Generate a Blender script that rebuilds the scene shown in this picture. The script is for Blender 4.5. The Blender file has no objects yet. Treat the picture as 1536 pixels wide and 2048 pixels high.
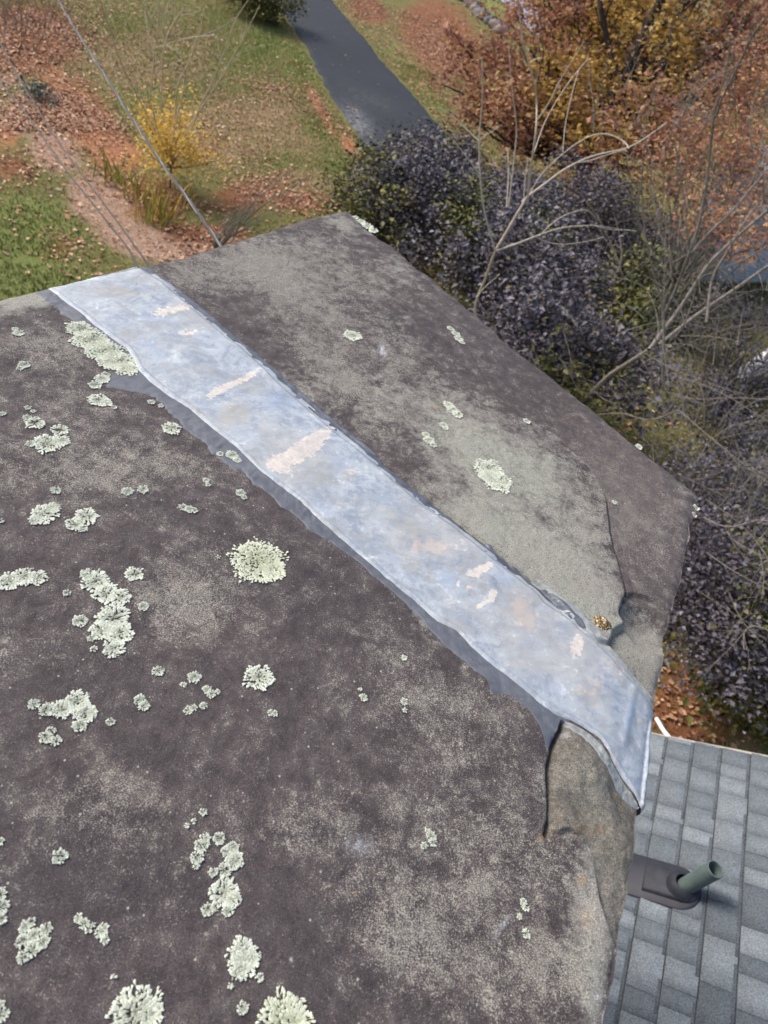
import bpy, bmesh, math, random
import numpy as np
from mathutils import Matrix, Vector
random.seed(7); RNG = np.random.default_rng(7)
S = bpy.context.scene
C = S.collection

# ------------------------------------------------------------------ camera
HC = 6.5                      # eye height above the lawn
R_ = np.array([.9310, .2452, .2710]); F_ = np.array([0, .7415, -.6710]); U_ = np.cross(R_, F_)
R_ /= np.linalg.norm(R_); F_ /= np.linalg.norm(F_); U_ = np.cross(R_, F_); U_ /= np.linalg.norm(U_)
cam_d = bpy.data.cameras.new('camera'); cam = bpy.data.objects.new('camera', cam_d); C.objects.link(cam)
cam_d.sensor_fit = 'VERTICAL'; cam_d.sensor_height = 36; cam_d.lens = 24
cam_d.clip_start = .02; cam_d.clip_end = 5000
cam.matrix_world = Matrix(((R_[0], U_[0], -F_[0], 0), (R_[1], U_[1], -F_[1], 0), (R_[2], U_[2], -F_[2], HC), (0, 0, 0, 1)))
cam_d.dof.use_dof = True; cam_d.dof.focus_distance = .95; cam_d.dof.aperture_fstop = 8.5
S.camera = cam
# ------------------------------------------------------------------ sky, sun, exposure
SUN_EL, SUN_AZ = 42, -78       # azimuth: degrees from +Y towards +X
w = bpy.data.worlds.new('World'); S.world = w; w.use_nodes = True
nt = w.node_tree; bg = nt.nodes['Background']
sky = nt.nodes.new('ShaderNodeTexSky'); sky.sky_type = 'NISHITA'; sky.sun_disc = False
sky.sun_elevation = math.radians(SUN_EL); sky.sun_rotation = math.radians(SUN_AZ)
sky.dust_density = 4; sky.air_density = 1.0; sky.ozone_density = 1
nt.links.new(sky.outputs[0], bg.inputs[0]); bg.inputs[1].default_value = .135
sl = bpy.data.lights.new('sun', 'SUN'); so = bpy.data.objects.new('sun', sl); C.objects.link(so)
sl.energy = 1.7; sl.angle = math.radians(16); sl.color = (1, .955, .89)
a, e = math.radians(SUN_AZ), math.radians(SUN_EL)
so.rotation_euler = Vector((math.sin(a)*math.cos(e), math.cos(a)*math.cos(e), math.sin(e))).to_track_quat('Z', 'Y').to_euler()
S.view_settings.view_transform = 'Standard'; S.view_settings.look = 'None'
S.view_settings.exposure = .7; S.view_settings.gamma = 1

# ------------------------------------------------------------------ helpers
FPX = 1365.333
def ray(x, y):
    x = np.asarray(x, float); y = np.asarray(y, float)
    return F_ + ((x-768)/FPX)[..., None]*R_ + ((1024-y)/FPX)[..., None]*U_
def pl(x, y, z):                       # where the sight line meets the level plane z
    d = ray(x, y); t = (z-HC)/d[..., 2]; p = d*t[..., None]; p[..., 2] += HC; return p
def W(x, y, dist):                     # point at a distance along a sight line
    d = ray(x, y); d = d/np.linalg.norm(d, axis=-1, keepdims=True); p = d*np.asarray(dist, float)[..., None]; p[..., 2] += HC; return p
def toxy(x, y, n, D):                  # point on plane n.p = -D
    d = ray(x, y); t = -D/(d@n); p = d*t[..., None]; p[..., 2] += HC; return p

def _h(ix, iy, iz, seed):
    n = (ix.astype(np.int64)*374761393 + iy.astype(np.int64)*668265263 + iz.astype(np.int64)*2147483647//7 + seed*974634777) & 0xffffffff
    n = ((n ^ (n >> 13))*1274126177) & 0xffffffff
    n = ((n ^ (n >> 15))*2246822519) & 0xffffffff
    return ((n ^ (n >> 16)) & 0xffff)/65535.
def vnoise(x, y, seed=0):
    x0 = np.floor(x); y0 = np.floor(y); fx = x-x0; fy = y-y0
    fx = fx*fx*(3-2*fx); fy = fy*fy*(3-2*fy); z = np.zeros_like(x0)
    a = _h(x0, y0, z, seed); b = _h(x0+1, y0, z, seed); c = _h(x0, y0+1, z, seed); d = _h(x0+1, y0+1, z, seed)
    return (a*(1-fx)+b*fx)*(1-fy)+(c*(1-fx)+d*fx)*fy
def fbm(x, y, s, o=4, seed=0):         # -1..1, feature size s
    x = np.asarray(x, float); y = np.asarray(y, float)
    r = np.zeros(np.broadcast(x, y).shape); amp = 1; tot = 0
    for k in range(o):
        q = 2**k/s; ang = .6*k+.3
        xr = x*math.cos(ang)-y*math.sin(ang); yr = x*math.sin(ang)+y*math.cos(ang)
        r += amp*(vnoise(xr*q+17.3*k, yr*q+5.1*k, seed+k)*2-1); tot += amp; amp *= .5
    return r/tot*1.5
def sstep(a, b, x): t = np.clip((x-a)/(b-a), 0, 1); return t*t*(3-2*t)
def dens(p, step):                     # resample a polyline
    p = np.asarray(p, float); d = np.r_[0, np.cumsum(np.linalg.norm(np.diff(p, axis=0), axis=1))]
    n = max(2, int(d[-1]/step)+1); t = np.linspace(0, d[-1], n)
    return np.stack([np.interp(t, d, p[:, k]) for k in range(p.shape[1])], 1)
def resamp(p, n):
    p = np.asarray(p, float); d = np.r_[0, np.cumsum(np.linalg.norm(np.diff(p, axis=0), axis=1))]
    t = np.linspace(0, d[-1], n)
    return np.stack([np.interp(t, d, p[:, k]) for k in range(p.shape[1])], 1)
def smooth(p, it=2):
    p = np.asarray(p, float).copy()
    for _ in range(it): p[1:-1] = .25*p[:-2]+.5*p[1:-1]+.25*p[2:]
    return p
def pdist(X, Y, line):                 # distance to polyline in xy
    d = np.full(X.shape, 1e9)
    for (x0, y0), (x1, y1) in zip(line[:-1, :2], line[1:, :2]):
        dx, dy = x1-x0, y1-y0; L = dx*dx+dy*dy+1e-12
        t = np.clip(((X-x0)*dx+(Y-y0)*dy)/L, 0, 1)
        d = np.minimum(d, (X-x0-t*dx)**2+(Y-y0-t*dy)**2)
    return np.sqrt(d)
def inside(X, Y, poly):
    c = np.zeros(X.shape, bool); n = len(poly)
    for i in range(n):
        x0, y0 = poly[i][:2]; x1, y1 = poly[(i+1) % n][:2]
        if y0 == y1: continue
        k = ((y0 > Y) != (y1 > Y)) & (X < (x1-x0)*(Y-y0)/(y1-y0)+x0)
        c ^= k
    return c
def sdf(X, Y, poly):                   # >0 inside
    poly = np.asarray(poly); q = np.vstack([poly, poly[:1]])
    d = pdist(X, Y, q); return np.where(inside(X, Y, poly), d, -d)

def setp(o, label=None, cat=None, group=None, kind=None):
    for k, v in (('label', label), ('category', cat), ('group', group), ('kind', kind)):
        if v: o[k] = v
    return o
def link(name, me, mats, parent=None):
    o = bpy.data.objects.new(name, me); C.objects.link(o)
    for m in (mats if isinstance(mats, (list, tuple)) else [mats]): me.materials.append(m)
    if parent: o.parent = parent; o.matrix_parent_inverse = parent.matrix_world.inverted()
    return o
def mesh_np(name, V, Fq, mats, parent=None, attrs=None, smooth_=True, fattr=None):
    """V (n,3); Fq list of (m,k) index arrays"""
    me = bpy.data.meshes.new(name); V = np.asarray(V, np.float32)
    if not isinstance(Fq, list): Fq = [Fq]
    me.vertices.add(len(V)); me.vertices.foreach_set('co', V.ravel())
    tot = np.concatenate([f.ravel() for f in Fq]).astype(np.int32)
    lens = np.concatenate([np.full(len(f), f.shape[1], np.int32) for f in Fq])
    st = np.r_[0, np.cumsum(lens)[:-1]].astype(np.int32)
    me.loops.add(len(tot)); me.loops.foreach_set('vertex_index', tot)
    me.polygons.add(len(lens)); me.polygons.foreach_set('loop_start', st)
    me.update(calc_edges=True)
    if smooth_: me.polygons.foreach_set('use_smooth', np.ones(len(lens), bool))
    for k, v in (attrs or {}).items():
        at = me.attributes.new(k, 'FLOAT', 'POINT'); at.data.foreach_set('value', np.asarray(v, np.float32).ravel())
    for k, v in (fattr or {}).items():
        at = me.attributes.new(k, 'FLOAT', 'FACE'); at.data.foreach_set('value', np.asarray(v, np.float32).ravel())
    me.validate(); me.update()
    return link(name, me, mats, parent)
def gridfaces(n, m, off=0):
    i = np.arange(n-1)[:, None]*m+np.arange(m-1)[None]
    return np.stack([i, i+1, i+m+1, i+m], -1).reshape(-1, 4)+off
def empty(name, loc):
    o = bpy.data.objects.new(name, None); C.objects.link(o); o.location = loc; o.empty_display_size = .1
    bpy.context.view_layer.update(); return o

# ---- node material builder
class M:
    def __init__(s, name, rough=.8, metal=0, spec=.4):
        s.m = bpy.data.materials.new(name); s.m.use_nodes = True; s.t = s.m.node_tree; s.b = s.t.nodes['Principled BSDF']
        s.b.inputs['Roughness'].default_value = rough; s.b.inputs['Metallic'].default_value = metal
        s.b.inputs['Specular IOR Level'].default_value = spec
        s.tc = s.t.nodes.new('ShaderNodeTexCoord')
    def _in(s, sock, v):
        if v is None: return
        if isinstance(v, bpy.types.NodeSocket): s.t.links.new(v, sock)
        elif isinstance(v, (tuple, list)) and len(v) == 3 and sock.type == 'RGBA': sock.default_value = (*v, 1)
        else: sock.default_value = v
    def noise(s, scale, detail=4, rough=.6, dist=0, vec=None, out=0):
        n = s.t.nodes.new('ShaderNodeTexNoise'); n.inputs['Scale'].default_value = scale; n.inputs['Detail'].default_value = detail
        n.inputs['Roughness'].default_value = rough; n.inputs['Distortion'].default_value = dist
        s.t.links.new(vec or s.tc.outputs['Object'], n.inputs['Vector']); return n.outputs[out]
    def voro(s, scale, feat='F1', out=0, vec=None, rnd=1):
        n = s.t.nodes.new('ShaderNodeTexVoronoi'); n.feature = feat; n.inputs['Scale'].default_value = scale
        n.inputs['Randomness'].default_value = rnd
        s.t.links.new(vec or s.tc.outputs['Object'], n.inputs['Vector']); return n.outputs[out]
    def map(s, scale=(1, 1, 1), rot=(0, 0, 0)):
        n = s.t.nodes.new('ShaderNodeMapping'); n.inputs['Scale'].default_value = scale; n.inputs['Rotation'].default_value = rot
        s.t.links.new(s.tc.outputs['Object'], n.inputs[0]); return n.outputs[0]
    def attr(s, name):
        n = s.t.nodes.new('ShaderNodeAttribute'); n.attribute_name = name; return n.outputs['Fac']
    def ramp(s, v, stops, interp='LINEAR'):
        n = s.t.nodes.new('ShaderNodeValToRGB'); s.t.links.new(v, n.inputs[0]); cr = n.color_ramp; cr.interpolation = interp
        while len(cr.elements) < len(stops): cr.elements.new(.5)
        for e, (p, c) in zip(cr.elements, stops):
            e.position = p; e.color = (*c, 1) if isinstance(c, tuple) else (c, c, c, 1)
        return n.outputs[0]
    def mix(s, f, a, b, mode='MIX'):
        n = s.t.nodes.new('ShaderNodeMix'); n.data_type = 'RGBA'; n.blend_type = mode
        s._in(n.inputs[0], f); s._in(n.inputs[6], a); s._in(n.inputs[7], b); return n.outputs[2]
    def math(s, op, a, b=0., c=0., clamp=False):
        n = s.t.nodes.new('ShaderNodeMath'); n.operation = op; n.use_clamp = clamp
        s._in(n.inputs[0], a); s._in(n.inputs[1], b); s._in(n.inputs[2], c); return n.outputs[0]
    def bump(s, h, strength=.5, dist=.01, prev=None):
        n = s.t.nodes.new('ShaderNodeBump'); n.inputs['Strength'].default_value = strength; n.inputs['Distance'].default_value = dist
        s.t.links.new(h, n.inputs['Height'])
        if prev: s.t.links.new(prev, n.inputs['Normal'])
        return n.outputs[0]
    def out(s, col=None, rough=None, normal=None, metal=None):
        s._in(s.b.inputs['Base Color'], col); s._in(s.b.inputs['Roughness'], rough)
        s._in(s.b.inputs['Normal'], normal); s._in(s.b.inputs['Metallic'], metal); return s.m

def mat_simple(name, c1, c2, scale=20, rough=.7, metal=0, bump=.2, bd=.004, spec=.4):
    m = M(name, rough, metal, spec); n = m.noise(scale, 5)
    return m.out(m.ramp(n, [(.3, c1), (.7, c2)]), normal=m.bump(n, bump, bd))

# ================================================================== SETTING: ground, driveway, road
def ground_z(X, Y): return .10*fbm(X, Y, 9, 3, 3)*sstep(0, 6, np.hypot(X, Y))
ax = np.r_[-2500, -1200, -600, -300, -150, -90, -60, np.arange(-40, 32.01, .13), 45, 70, 110, 200, 400, 900, 2500]
ay = np.r_[-600, -200, -60, -20, np.arange(-4, 62.01, .15), 66, 71, 77, 84, 92, 102, 115, 130, 160, 220, 400, 900, 3000]
GX, GY = np.meshgrid(ax, ay, indexing='ij')
GZ = ground_z(GX, GY)
def gblob(x, y, rx, ry, ang=0, soft=True):
    c = pl(x, y, 0.); ca, sa = math.cos(math.radians(ang)), math.sin(math.radians(ang))
    e1 = pl(x+rx*ca, y+rx*sa, 0.)-c; e2 = pl(x-ry*sa, y+ry*ca, 0.)-c
    return c, e1, e2
def blobval(X, Y, b):
    c, e1, e2 = b; det = e1[0]*e2[1]-e1[1]*e2[0]; dx = X-c[0]; dy = Y-c[1]
    a = (dx*e2[1]-dy*e2[0])/det; q = (-dx*e1[1]+dy*e1[0])/det
    return np.exp(-np.minimum(a*a+q*q, 50))
def zone(X, Y, spec): 
    r = np.zeros(X.shape)
    for x, y, rx, ry, ang, v in spec: r = np.maximum(r, v*blobval(X, Y, gblob(x, y, rx, ry, ang)))
    return r
Z_GREEN = [(60, 480, 110, 110, 0, 1), (90, 580, 120, 50, 0, 1), (30, 420, 70, 40, 0, .7), (520, 90, 55, 70, 60, 1), (600, 130, 30, 60, -25, 1), (640, 250, 50, 30, 20, .8), (460, 30, 60, 40, 0, .6),
           (820, 130, 25, 90, -40, 1), (875, 205, 22, 16, 30, 1), (690, 330, 50, 30, 0, .7), (380, 190, 60, 40, 0, .45), (350, 110, 70, 50, 0, .5), (240, 60, 60, 50, 0, .45), (560, 320, 60, 30, 0, .5),
           (985, 15, 25, 25, 30, 1.4), (1120, 50, 40, 20, 30, 1.2), (460, 130, 50, 60, 0, .5), (1400, 1230, 50, 40, 0, .8), (1530, 1060, 30, 20, 0, 1), (1350, 1400, 18, 25, 0, .4)]
Z_LITTER = [(60, 70, 110, 90, 0, 1), (130, 200, 90, 70, 0, .8), (20, 330, 80, 50, 0, .6), (500, 390, 110, 50, -10, .7), (600, 400, 100, 30, 0, .7), (400, 480, 120, 40, 0, .9), (300, 400, 90, 70, 0, .8),
            (880, 60, 60, 110, -45, 1), (740, 20, 50, 30, 30, .9), (420, 290, 80, 50, 0, .4), (230, 560, 60, 30, 0, .5), (120, 500, 50, 40, 0, .5), (1400, 1400, 110, 110, 0, 1), (1350, 1100, 90, 90, 0, .8),
            (530, 200, 70, 60, 0, .35), (700, 60, 20, 60, -40, .5), (1100, 200, 120, 150, 0, .6), (1500, 1480, 60, 40, 0, .5)]
Z_ORANGE = [(170, 240, 90, 50, 35, 1.1), (230, 300, 70, 50, 30, .9), (110, 160, 50, 50, 0, .6), (640, 215, 12, 80, -30, .8), (700, 290, 14, 40, -35, .8), (1400, 1400, 90, 60, 0, .3), (10, 260, 40, 40, 0, .8)]
Z_CHIP = [(60, 200, 50, 40, 0, .8), (40, 230, 60, 40, 10, .8), (110, 300, 70, 50, 35, .9), (200, 400, 80, 60, 40, 1.1), (270, 480, 90, 40, 20, 1.1), (360, 510, 80, 30, 0, .8), (450, 480, 60, 25, 0, .5), (15, 150, 40, 30, 0, .6)]
Z_TAN = [(450, 260, 150, 90, 0, .9), (300, 110, 150, 80, 0, .8), (560, 250, 100, 80, 0, .8), (860, 110, 50, 50, 0, .9), (600, 370, 120, 50, 0, .8), (1490, 1500, 60, 40, 0, .8)]
# ground material
g = M('lawn_and_leaf_litter', .95, spec=.2)
nf = g.noise(9, 6, .75); nm = g.noise(1.3, 5, .7); nl = g.noise(34, 3, .8); nb = g.noise(.35, 4, .6)
def gate(att, k=.55, lo=.3, hi=.62):   # attribute broken up by noise
    v = g.math('ADD', g.attr(att), g.math('MULTIPLY', g.math('SUBTRACT', nf, .5), k)); v = g.math('ADD', v, g.math('MULTIPLY', g.math('SUBTRACT', nm, .5), k*1.1))
    return g.ramp(v, [(lo, 0.), (hi, 1.)])
grass = g.ramp(nl, [(.3, (.075, .085, .022)), (.5, (.15, .15, .045)), (.72, (.27, .22, .10))])
green = g.ramp(nl, [(.3, (.10, .125, .03)), (.55, (.19, .22, .065)), (.75, (.34, .33, .14))])
tan = g.ramp(nl, [(.3, (.17, .125, .06)), (.55, (.31, .225, .12)), (.75, (.48, .36, .22))])
lit = g.ramp(g.noise(14, 5, .8), [(.3, (.06, .03, .018)), (.5, (.22, .095, .045)), (.62, (.34, .15, .07)), (.78, (.50, .30, .18))])
org = g.ramp(g.noise(18, 4, .8), [(.3, (.24, .10, .05)), (.55, (.40, .18, .085)), (.78, (.58, .34, .20))])
chip = g.ramp(g.noise(22, 5, .85), [(.3, (.14, .075, .045)), (.5, (.34, .21, .14)), (.6, (.50, .38, .30)), (.72, (.72, .62, .54))])
col = g.mix(gate('tan'), grass, tan); col = g.mix(gate('green'), col, green); col = g.mix(gate('litter'), col, lit)
col = g.mix(gate('orange'), col, org); col = g.mix(gate('chip'), col, chip)
col = g.mix(.6, col, g.ramp(g.noise(60, 4, .85), [(.35, .55), (.5, 1.), (.65, 1.6)]), 'MULTIPLY')
col = g.mix(.4, col, g.ramp(nb, [(.3, .75), (.7, 1.25)]), 'MULTIPLY')
m_ground = g.out(col, normal=g.bump(nl, .7, .05))
gv = np.stack([GX, GY, GZ], -1).reshape(-1, 3)
ground = mesh_np('ground', gv, gridfaces(len(ax), len(ay)), m_ground, attrs=dict(
    green=zone(GX, GY, Z_GREEN), litter=zone(GX, GY, Z_LITTER), orange=zone(GX, GY, Z_ORANGE), chip=zone(GX, GY, Z_CHIP), tan=zone(GX, GY, Z_TAN)))
setp(ground, kind='structure')
# driveway
DL = [(505, -110), (530, -60), (560, 10), (575, 40), (600, 80), (618, 110), (645, 168), (670, 215), (702, 252), (722, 290), (737, 318), (790, 400), (880, 520), (960, 640)]
DR = [(600, -110), (630, -60), (665, -5), (700, 42), (740, 88), (768, 124), (818, 176), (853, 216), (885, 256), (910, 300), (985, 380), (1080, 470), (1150, 560)]
dl = dens(smooth(dens(pl(*np.array(DL, float).T, 0.)[:, :2], .5), 3), .12); N = len(dl)
dr = resamp(smooth(dens(pl(*np.array(DR, float).T, 0.)[:, :2], .5), 3), N)
dl += (fbm(dl[:, 0], dl[:, 1], .5, 3, 5)*.09)[:, None]*np.array([1, .2]); dr += (fbm(dr[:, 0], dr[:, 1], .5, 3, 6)*.09)[:, None]*np.array([1, .2])
tt = np.linspace(0, 1, 24)[None, :, None]; D2 = dl[:, None]*(1-tt)+dr[:, None]*tt
dz = ground_z(D2[..., 0], D2[..., 1])+.035; dz[:, 0] -= .08; dz[:, -1] -= .08
a_ = M('asphalt', .82, spec=.2); an = a_.noise(60, 4, .8); ab = a_.noise(1.1, 5, .65, 1.2); 
acol = a_.ramp(ab, [(.3, (.020, .023, .030)), (.55, (.030, .034, .043)), (.75, (.045, .049, .060))])
acol = a_.mix(.35, acol, a_.ramp(an, [(.35, .5), (.7, 1.5)]), 'MULTIPLY')
acol = a_.mix(a_.math('MULTIPLY', a_.attr('scuff'), a_.ramp(a_.noise(6, 5, .7, 2), [(.45, 0.), (.6, 1.)])), acol, (.22, .22, .23))
m_asph = a_.out(acol, rough=a_.ramp(ab, [(.3, .62), (.7, .9)]), normal=a_.bump(an, .3, .01))
drive = mesh_np('driveway', np.concatenate([D2, dz[..., None]], -1).reshape(-1, 3), gridfaces(N, 24), m_asph,
    attrs=dict(scuff=zone(D2[..., 0], D2[..., 1], [(715, 245, 45, 25, 50, 1.2), (740, 200, 60, 20, 20, .25)])))
setp(drive, kind='structure')
# distant road
ra = dens(pl(np.array([955., 1000, 1055, 1130, 1300]), np.array([-45., 5, 62, 120, 180]), 0.)[:, :2], 1.)
rb = resamp(pl(np.array([1000., 1050, 1110, 1180, 1400]), np.array([-45., 0, 50, 95, 140]), 0.)[:, :2], len(ra))
tt = np.linspace(0, 1, 6)[None, :, None]; D2 = ra[:, None]*(1-tt)+rb[:, None]*tt
m_road = mat_simple('worn_grey_road', (.22, .24, .28), (.36, .38, .42), 3, .8)
rd = mesh_np('road', np.concatenate([D2, (ground_z(D2[..., 0], D2[..., 1])+.09)[..., None]], -1).reshape(-1, 3), gridfaces(len(ra), 6), m_road); setp(rd, kind='structure')

# ---- leaf clouds
def leaves(P, size, up=.3, aspect=.62, var=.35, nrm=None, fold=.18):
    """P (n,3) -> vertices, faces: pointed folded leaves, 2 quads each (6 verts)"""
    n = len(P); nv = RNG.normal(size=(n, 3)); nv[:, 2] = np.abs(nv[:, 2])+up*2
    if nrm is not None: nv = nv*.6+nrm
    nv /= np.linalg.norm(nv, axis=1, keepdims=True)
    t = RNG.normal(size=(n, 3)); t -= (t*nv).sum(1, keepdims=True)*nv; t /= np.linalg.norm(t, axis=1, keepdims=True)
    b = np.cross(nv, t); s = (size*(1+var*RNG.normal(size=n)).clip(.4, 2))[:, None]
    p0 = P-t*s*.5; p3 = P+t*s*.5; m0 = P-t*s*.05
    L1 = P-t*s*.12+b*s*.5*aspect+nv*s*fold; R1 = P-t*s*.12-b*s*.5*aspect+nv*s*fold
    V = np.stack([p0, L1, p3, R1, m0], 1).reshape(-1, 3); o = np.arange(n)[:, None]*5
    F = np.concatenate([o+np.array([[0, 1, 2, 4]]), o+np.array([[0, 4, 2, 3]])])
    return V, F, n
def leaf_mesh(name, P, size, mat, parent=None, rnd=None, **k):
    V, F, n = leaves(P, size, **k); r = RNG.random(n) if rnd is None else rnd
    return mesh_np(name, V, F, mat, parent, smooth_=False, fattr=dict(rnd=np.r_[r, r]))
def mat_leaf(name, stops, rough=.6, spec=.4, transl=0.):
    m = M(name, rough, spec=spec); c = m.ramp(m.attr('rnd'), stops)
    c = m.mix(.35, c, m.ramp(m.noise(30, 3, .7), [(.3, .6), (.7, 1.4)]), 'MULTIPLY')
    if transl:
        tb = m.t.nodes.new('ShaderNodeBsdfTranslucent'); mx = m.t.nodes.new('ShaderNodeMixShader'); mx.inputs[0].default_value = transl
        m.t.links.new(c, tb.inputs[0]); m.t.links.new(m.b.outputs[0], mx.inputs[1]); m.t.links.new(tb.outputs[0], mx.inputs[2])
        m.t.links.new(mx.outputs[0], m.t.nodes['Material Output'].inputs[0])
    return m.out(c)
m_fallen = mat_leaf('fallen_leaves', [(0, (.15, .065, .04)), (.3, (.32, .145, .07)), (.6, (.46, .24, .13)), (.85, (.56, .36, .22)), (.97, (.66, .48, .32)), (1, (.45, .04, .03))], .7)
def in_view(X, Y, mg=60):
    P = np.stack([X, Y, np.full_like(X, -HC)], 1); zf = P@F_; x = 768+FPX*(P@R_)/zf; y = 1024-FPX*(P@U_)/zf
    return (zf > 0) & (x > -mg) & (x < 1536+mg) & (y > -mg) & (y < 1650)
# scattered fallen leaves: sample where sight lines can reach, denser where leaf litter lies
n = 520000
X = RNG.uniform(-26, 14, n); Y = RNG.uniform(2, 50, n); k = in_view(X, Y); X, Y = X[k], Y[k]
far = pl(RNG.uniform(-20, 1150, 60000), RNG.uniform(-40, 260, 60000), 0.); X = np.r_[X, far[:, 0]]; Y = np.r_[Y, far[:, 1]]; n = len(X)
lt = zone(X, Y, Z_LITTER); og = zone(X, Y, Z_ORANGE); ch = zone(X, Y, Z_CHIP); gr = zone(X, Y, Z_GREEN)
p = .08+.75*np.clip(lt, 0, 1)+.5*np.clip(og, 0, 1)+.25*np.clip(ch, 0, 1)-.05*gr
p *= .35+1.1*np.clip(.5+.9*fbm(X, Y, 1.4, 4, 11), 0, 1.6)
ondrive = inside(X, Y, np.vstack([dl, dr[::-1]]))
p = np.where(ondrive, .002, p); k = RNG.random(n) < p*.95
X, Y = X[k], Y[k]
P = np.stack([X, Y, ground_z(X, Y)+.03+.04*ondrive[k]], 1)
lv = leaf_mesh('leaf_litter', P, .07, m_fallen, up=1.4, aspect=.8); setp(lv, 'orange and tan fallen leaves strewn over the lawn and beds', 'fallen leaves', kind='stuff')
# grass blades
m_blade = mat_leaf('grass_blades', [(0, (.16, .185, .04)), (.35, (.26, .265, .08)), (.65, (.38, .32, .14)), (1, (.55, .43, .25))], .8, .2)
n = 700000
X = RNG.uniform(-20, 12, n); Y = RNG.uniform(3, 36, n); k = in_view(X, Y); X, Y = X[k], Y[k]; n = len(X)
gr = zone(X, Y, Z_GREEN); tn = zone(X, Y, Z_TAN); lt = np.maximum(zone(X, Y, Z_LITTER), np.maximum(zone(X, Y, Z_CHIP), zone(X, Y, Z_ORANGE)))
k = (RNG.random(n) < np.clip(.25+gr*.7+tn*.3-lt*.5, 0.02, 1)) & ~inside(X, Y, np.vstack([dl, dr[::-1]])) & (fbm(X, Y, .8, 3, 21) > -.95)
X, Y, gr = X[k], Y[k], gr[k]; n = len(X); Z = ground_z(X, Y)
an = RNG.uniform(0, 6.28, n); hh = RNG.uniform(.03, .075, n); wd = RNG.uniform(.008, .016, n)
lean = RNG.normal(size=(n, 2))*.03
v0 = np.stack([X-np.cos(an)*wd, Y-np.sin(an)*wd, Z], 1); v1 = np.stack([X+np.cos(an)*wd, Y+np.sin(an)*wd, Z], 1); v2 = np.stack([X+lean[:, 0], Y+lean[:, 1], Z+hh], 1)
gb = mesh_np('grass', np.stack([v0, v1, v2], 1).reshape(-1, 3), np.arange(3*n).reshape(-1, 3), m_blade, smooth_=False, fattr=dict(rnd=np.clip(RNG.normal(.62-.45*gr, .2, n), 0, 1)))
setp(gb, 'short autumn grass, green in patches and thatchy tan elsewhere', 'grass', kind='stuff')

# ================================================================== CAPSTONE
ZS = HC-.65                    # level of the stone's top
A_px = [(692, 420), (650, 427), (600, 440), (555, 456), (510, 470), (440, 491), (385, 509), (330, 523), (285, 533), (190, 554), (95, 574), (40, 589), (0, 597), (-260, 668)]
B_px = [(692, 420), (712, 436), (740, 462), (765, 480), (798, 500), (828, 532), (853, 547), (893, 582), (930, 612), (958, 635), (1018, 690), (1088, 740), (1148, 790), (1208, 835), (1245, 868), (1278, 895), (1328, 935), (1363, 963), (1385, 978), (1398, 992)]
C_px = [(1398, 992), (1396, 1025), (1381, 1048), (1378, 1085), (1372, 1125), (1365, 1160), (1352, 1195), (1346, 1222), (1341, 1275), (1333, 1340), (1323, 1385), (1310, 1440), (1302, 1500), (1297, 1560), (1293, 1609), (1286, 1635), (1279, 1676), (1269, 1740), (1259, 1801), (1250, 1840), (1239, 1888), (1229, 1944), (1222, 1990), (1212, 2028), (1203, 2110), (1150, 2600)]
def s2(pts): p = pl(*np.array(pts, float).T, ZS); return p[:, :2]
Aw, Bw, Cw = s2(A_px), s2(B_px), s2(C_px)
Aw = np.vstack([Aw, [[-1.08, -.20]]]); Cw = np.vstack([Cw[:-1], [[.26, -.32]]])     # the slab runs on beneath the viewer
NS, NT = 540, 780
# resample, then roughen
def rough_edge(P, n, amp, seed):
    q = resamp(P, n); d = np.gradient(q, axis=0); nr = np.stack([-d[:, 1], d[:, 0]], 1); nr /= np.linalg.norm(nr, axis=1, keepdims=True)
    e = fbm(q[:, 0], q[:, 1], .05, 5, seed)*amp; e[:3] = 0; e[-3:] = 0
    return q+nr*e[:, None]
Bc = rough_edge(Bw, NS, .0022, 31); Ac = rough_edge(Aw, NT, .002, 32); Cc = rough_edge(Cw, NT, .0025, 33)
Dc = np.linspace(Ac[-1], Cc[-1], NS)
ss = np.linspace(0, 1, NS)[:, None, None]; tt = np.linspace(0, 1, NT)[None, :, None]
G = (1-tt)*Bc[:, None]+tt*Dc[:, None]+(1-ss)*Ac[None]+ss*Cc[None]-((1-ss)*(1-tt)*Bc[0]+ss*(1-tt)*Bc[-1]+(1-ss)*tt*Dc[0]+ss*tt*Dc[-1])
SX, SY = G[..., 0], G[..., 1]
outline = np.vstack([Aw[::-1], Bw[1:], Cw[1:]])

layer_px = [(700, 560), (830, 600), (905, 660), (950, 720), (975, 770), (1020, 815), (1050, 840), (1078, 853), (1112, 872), (1136, 902), (1165, 925), (1190, 958), (1208, 1000), (1214, 1060), (1226, 1110), (1238, 1150), (1250, 1190), (1238, 1212), (1232, 1232), (1250, 1252), (1224, 1262), (1215, 1290), (1180, 1275), (1080, 1175), (900, 1030), (650, 830), (400, 600)]
layer = smooth(dens(s2(layer_px), .006), 2)
low_px = [(1250, 1192), (1262, 1182), (1290, 1190), (1320, 1200), (1346, 1218), (1420, 1230), (1400, 1400), (1320, 1386), (1270, 1345), (1225, 1300), (1218, 1290), (1228, 1262), (1252, 1252), (1234, 1232), (1240, 1212)]
low = smooth(dens(s2(low_px), .004), 2)
spall_px = [(1123, 1442), (1112, 1470), (1103, 1500), (1096, 1530), (1093, 1570), (1097, 1610), (1098, 1645), (1086, 1676), (1128, 1664), (1160, 1672), (1185, 1720), (1196, 1790), (1215, 1850), (1240, 1900), (1330, 1900), (1340, 1600), (1300, 1606), (1210, 1490)]
spall = smooth(dens(s2(spall_px), .004), 2)
crack = dens(s2(spall_px[:8]), .004)
scoop_c = s2([(1300, 1252)])[0]
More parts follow.
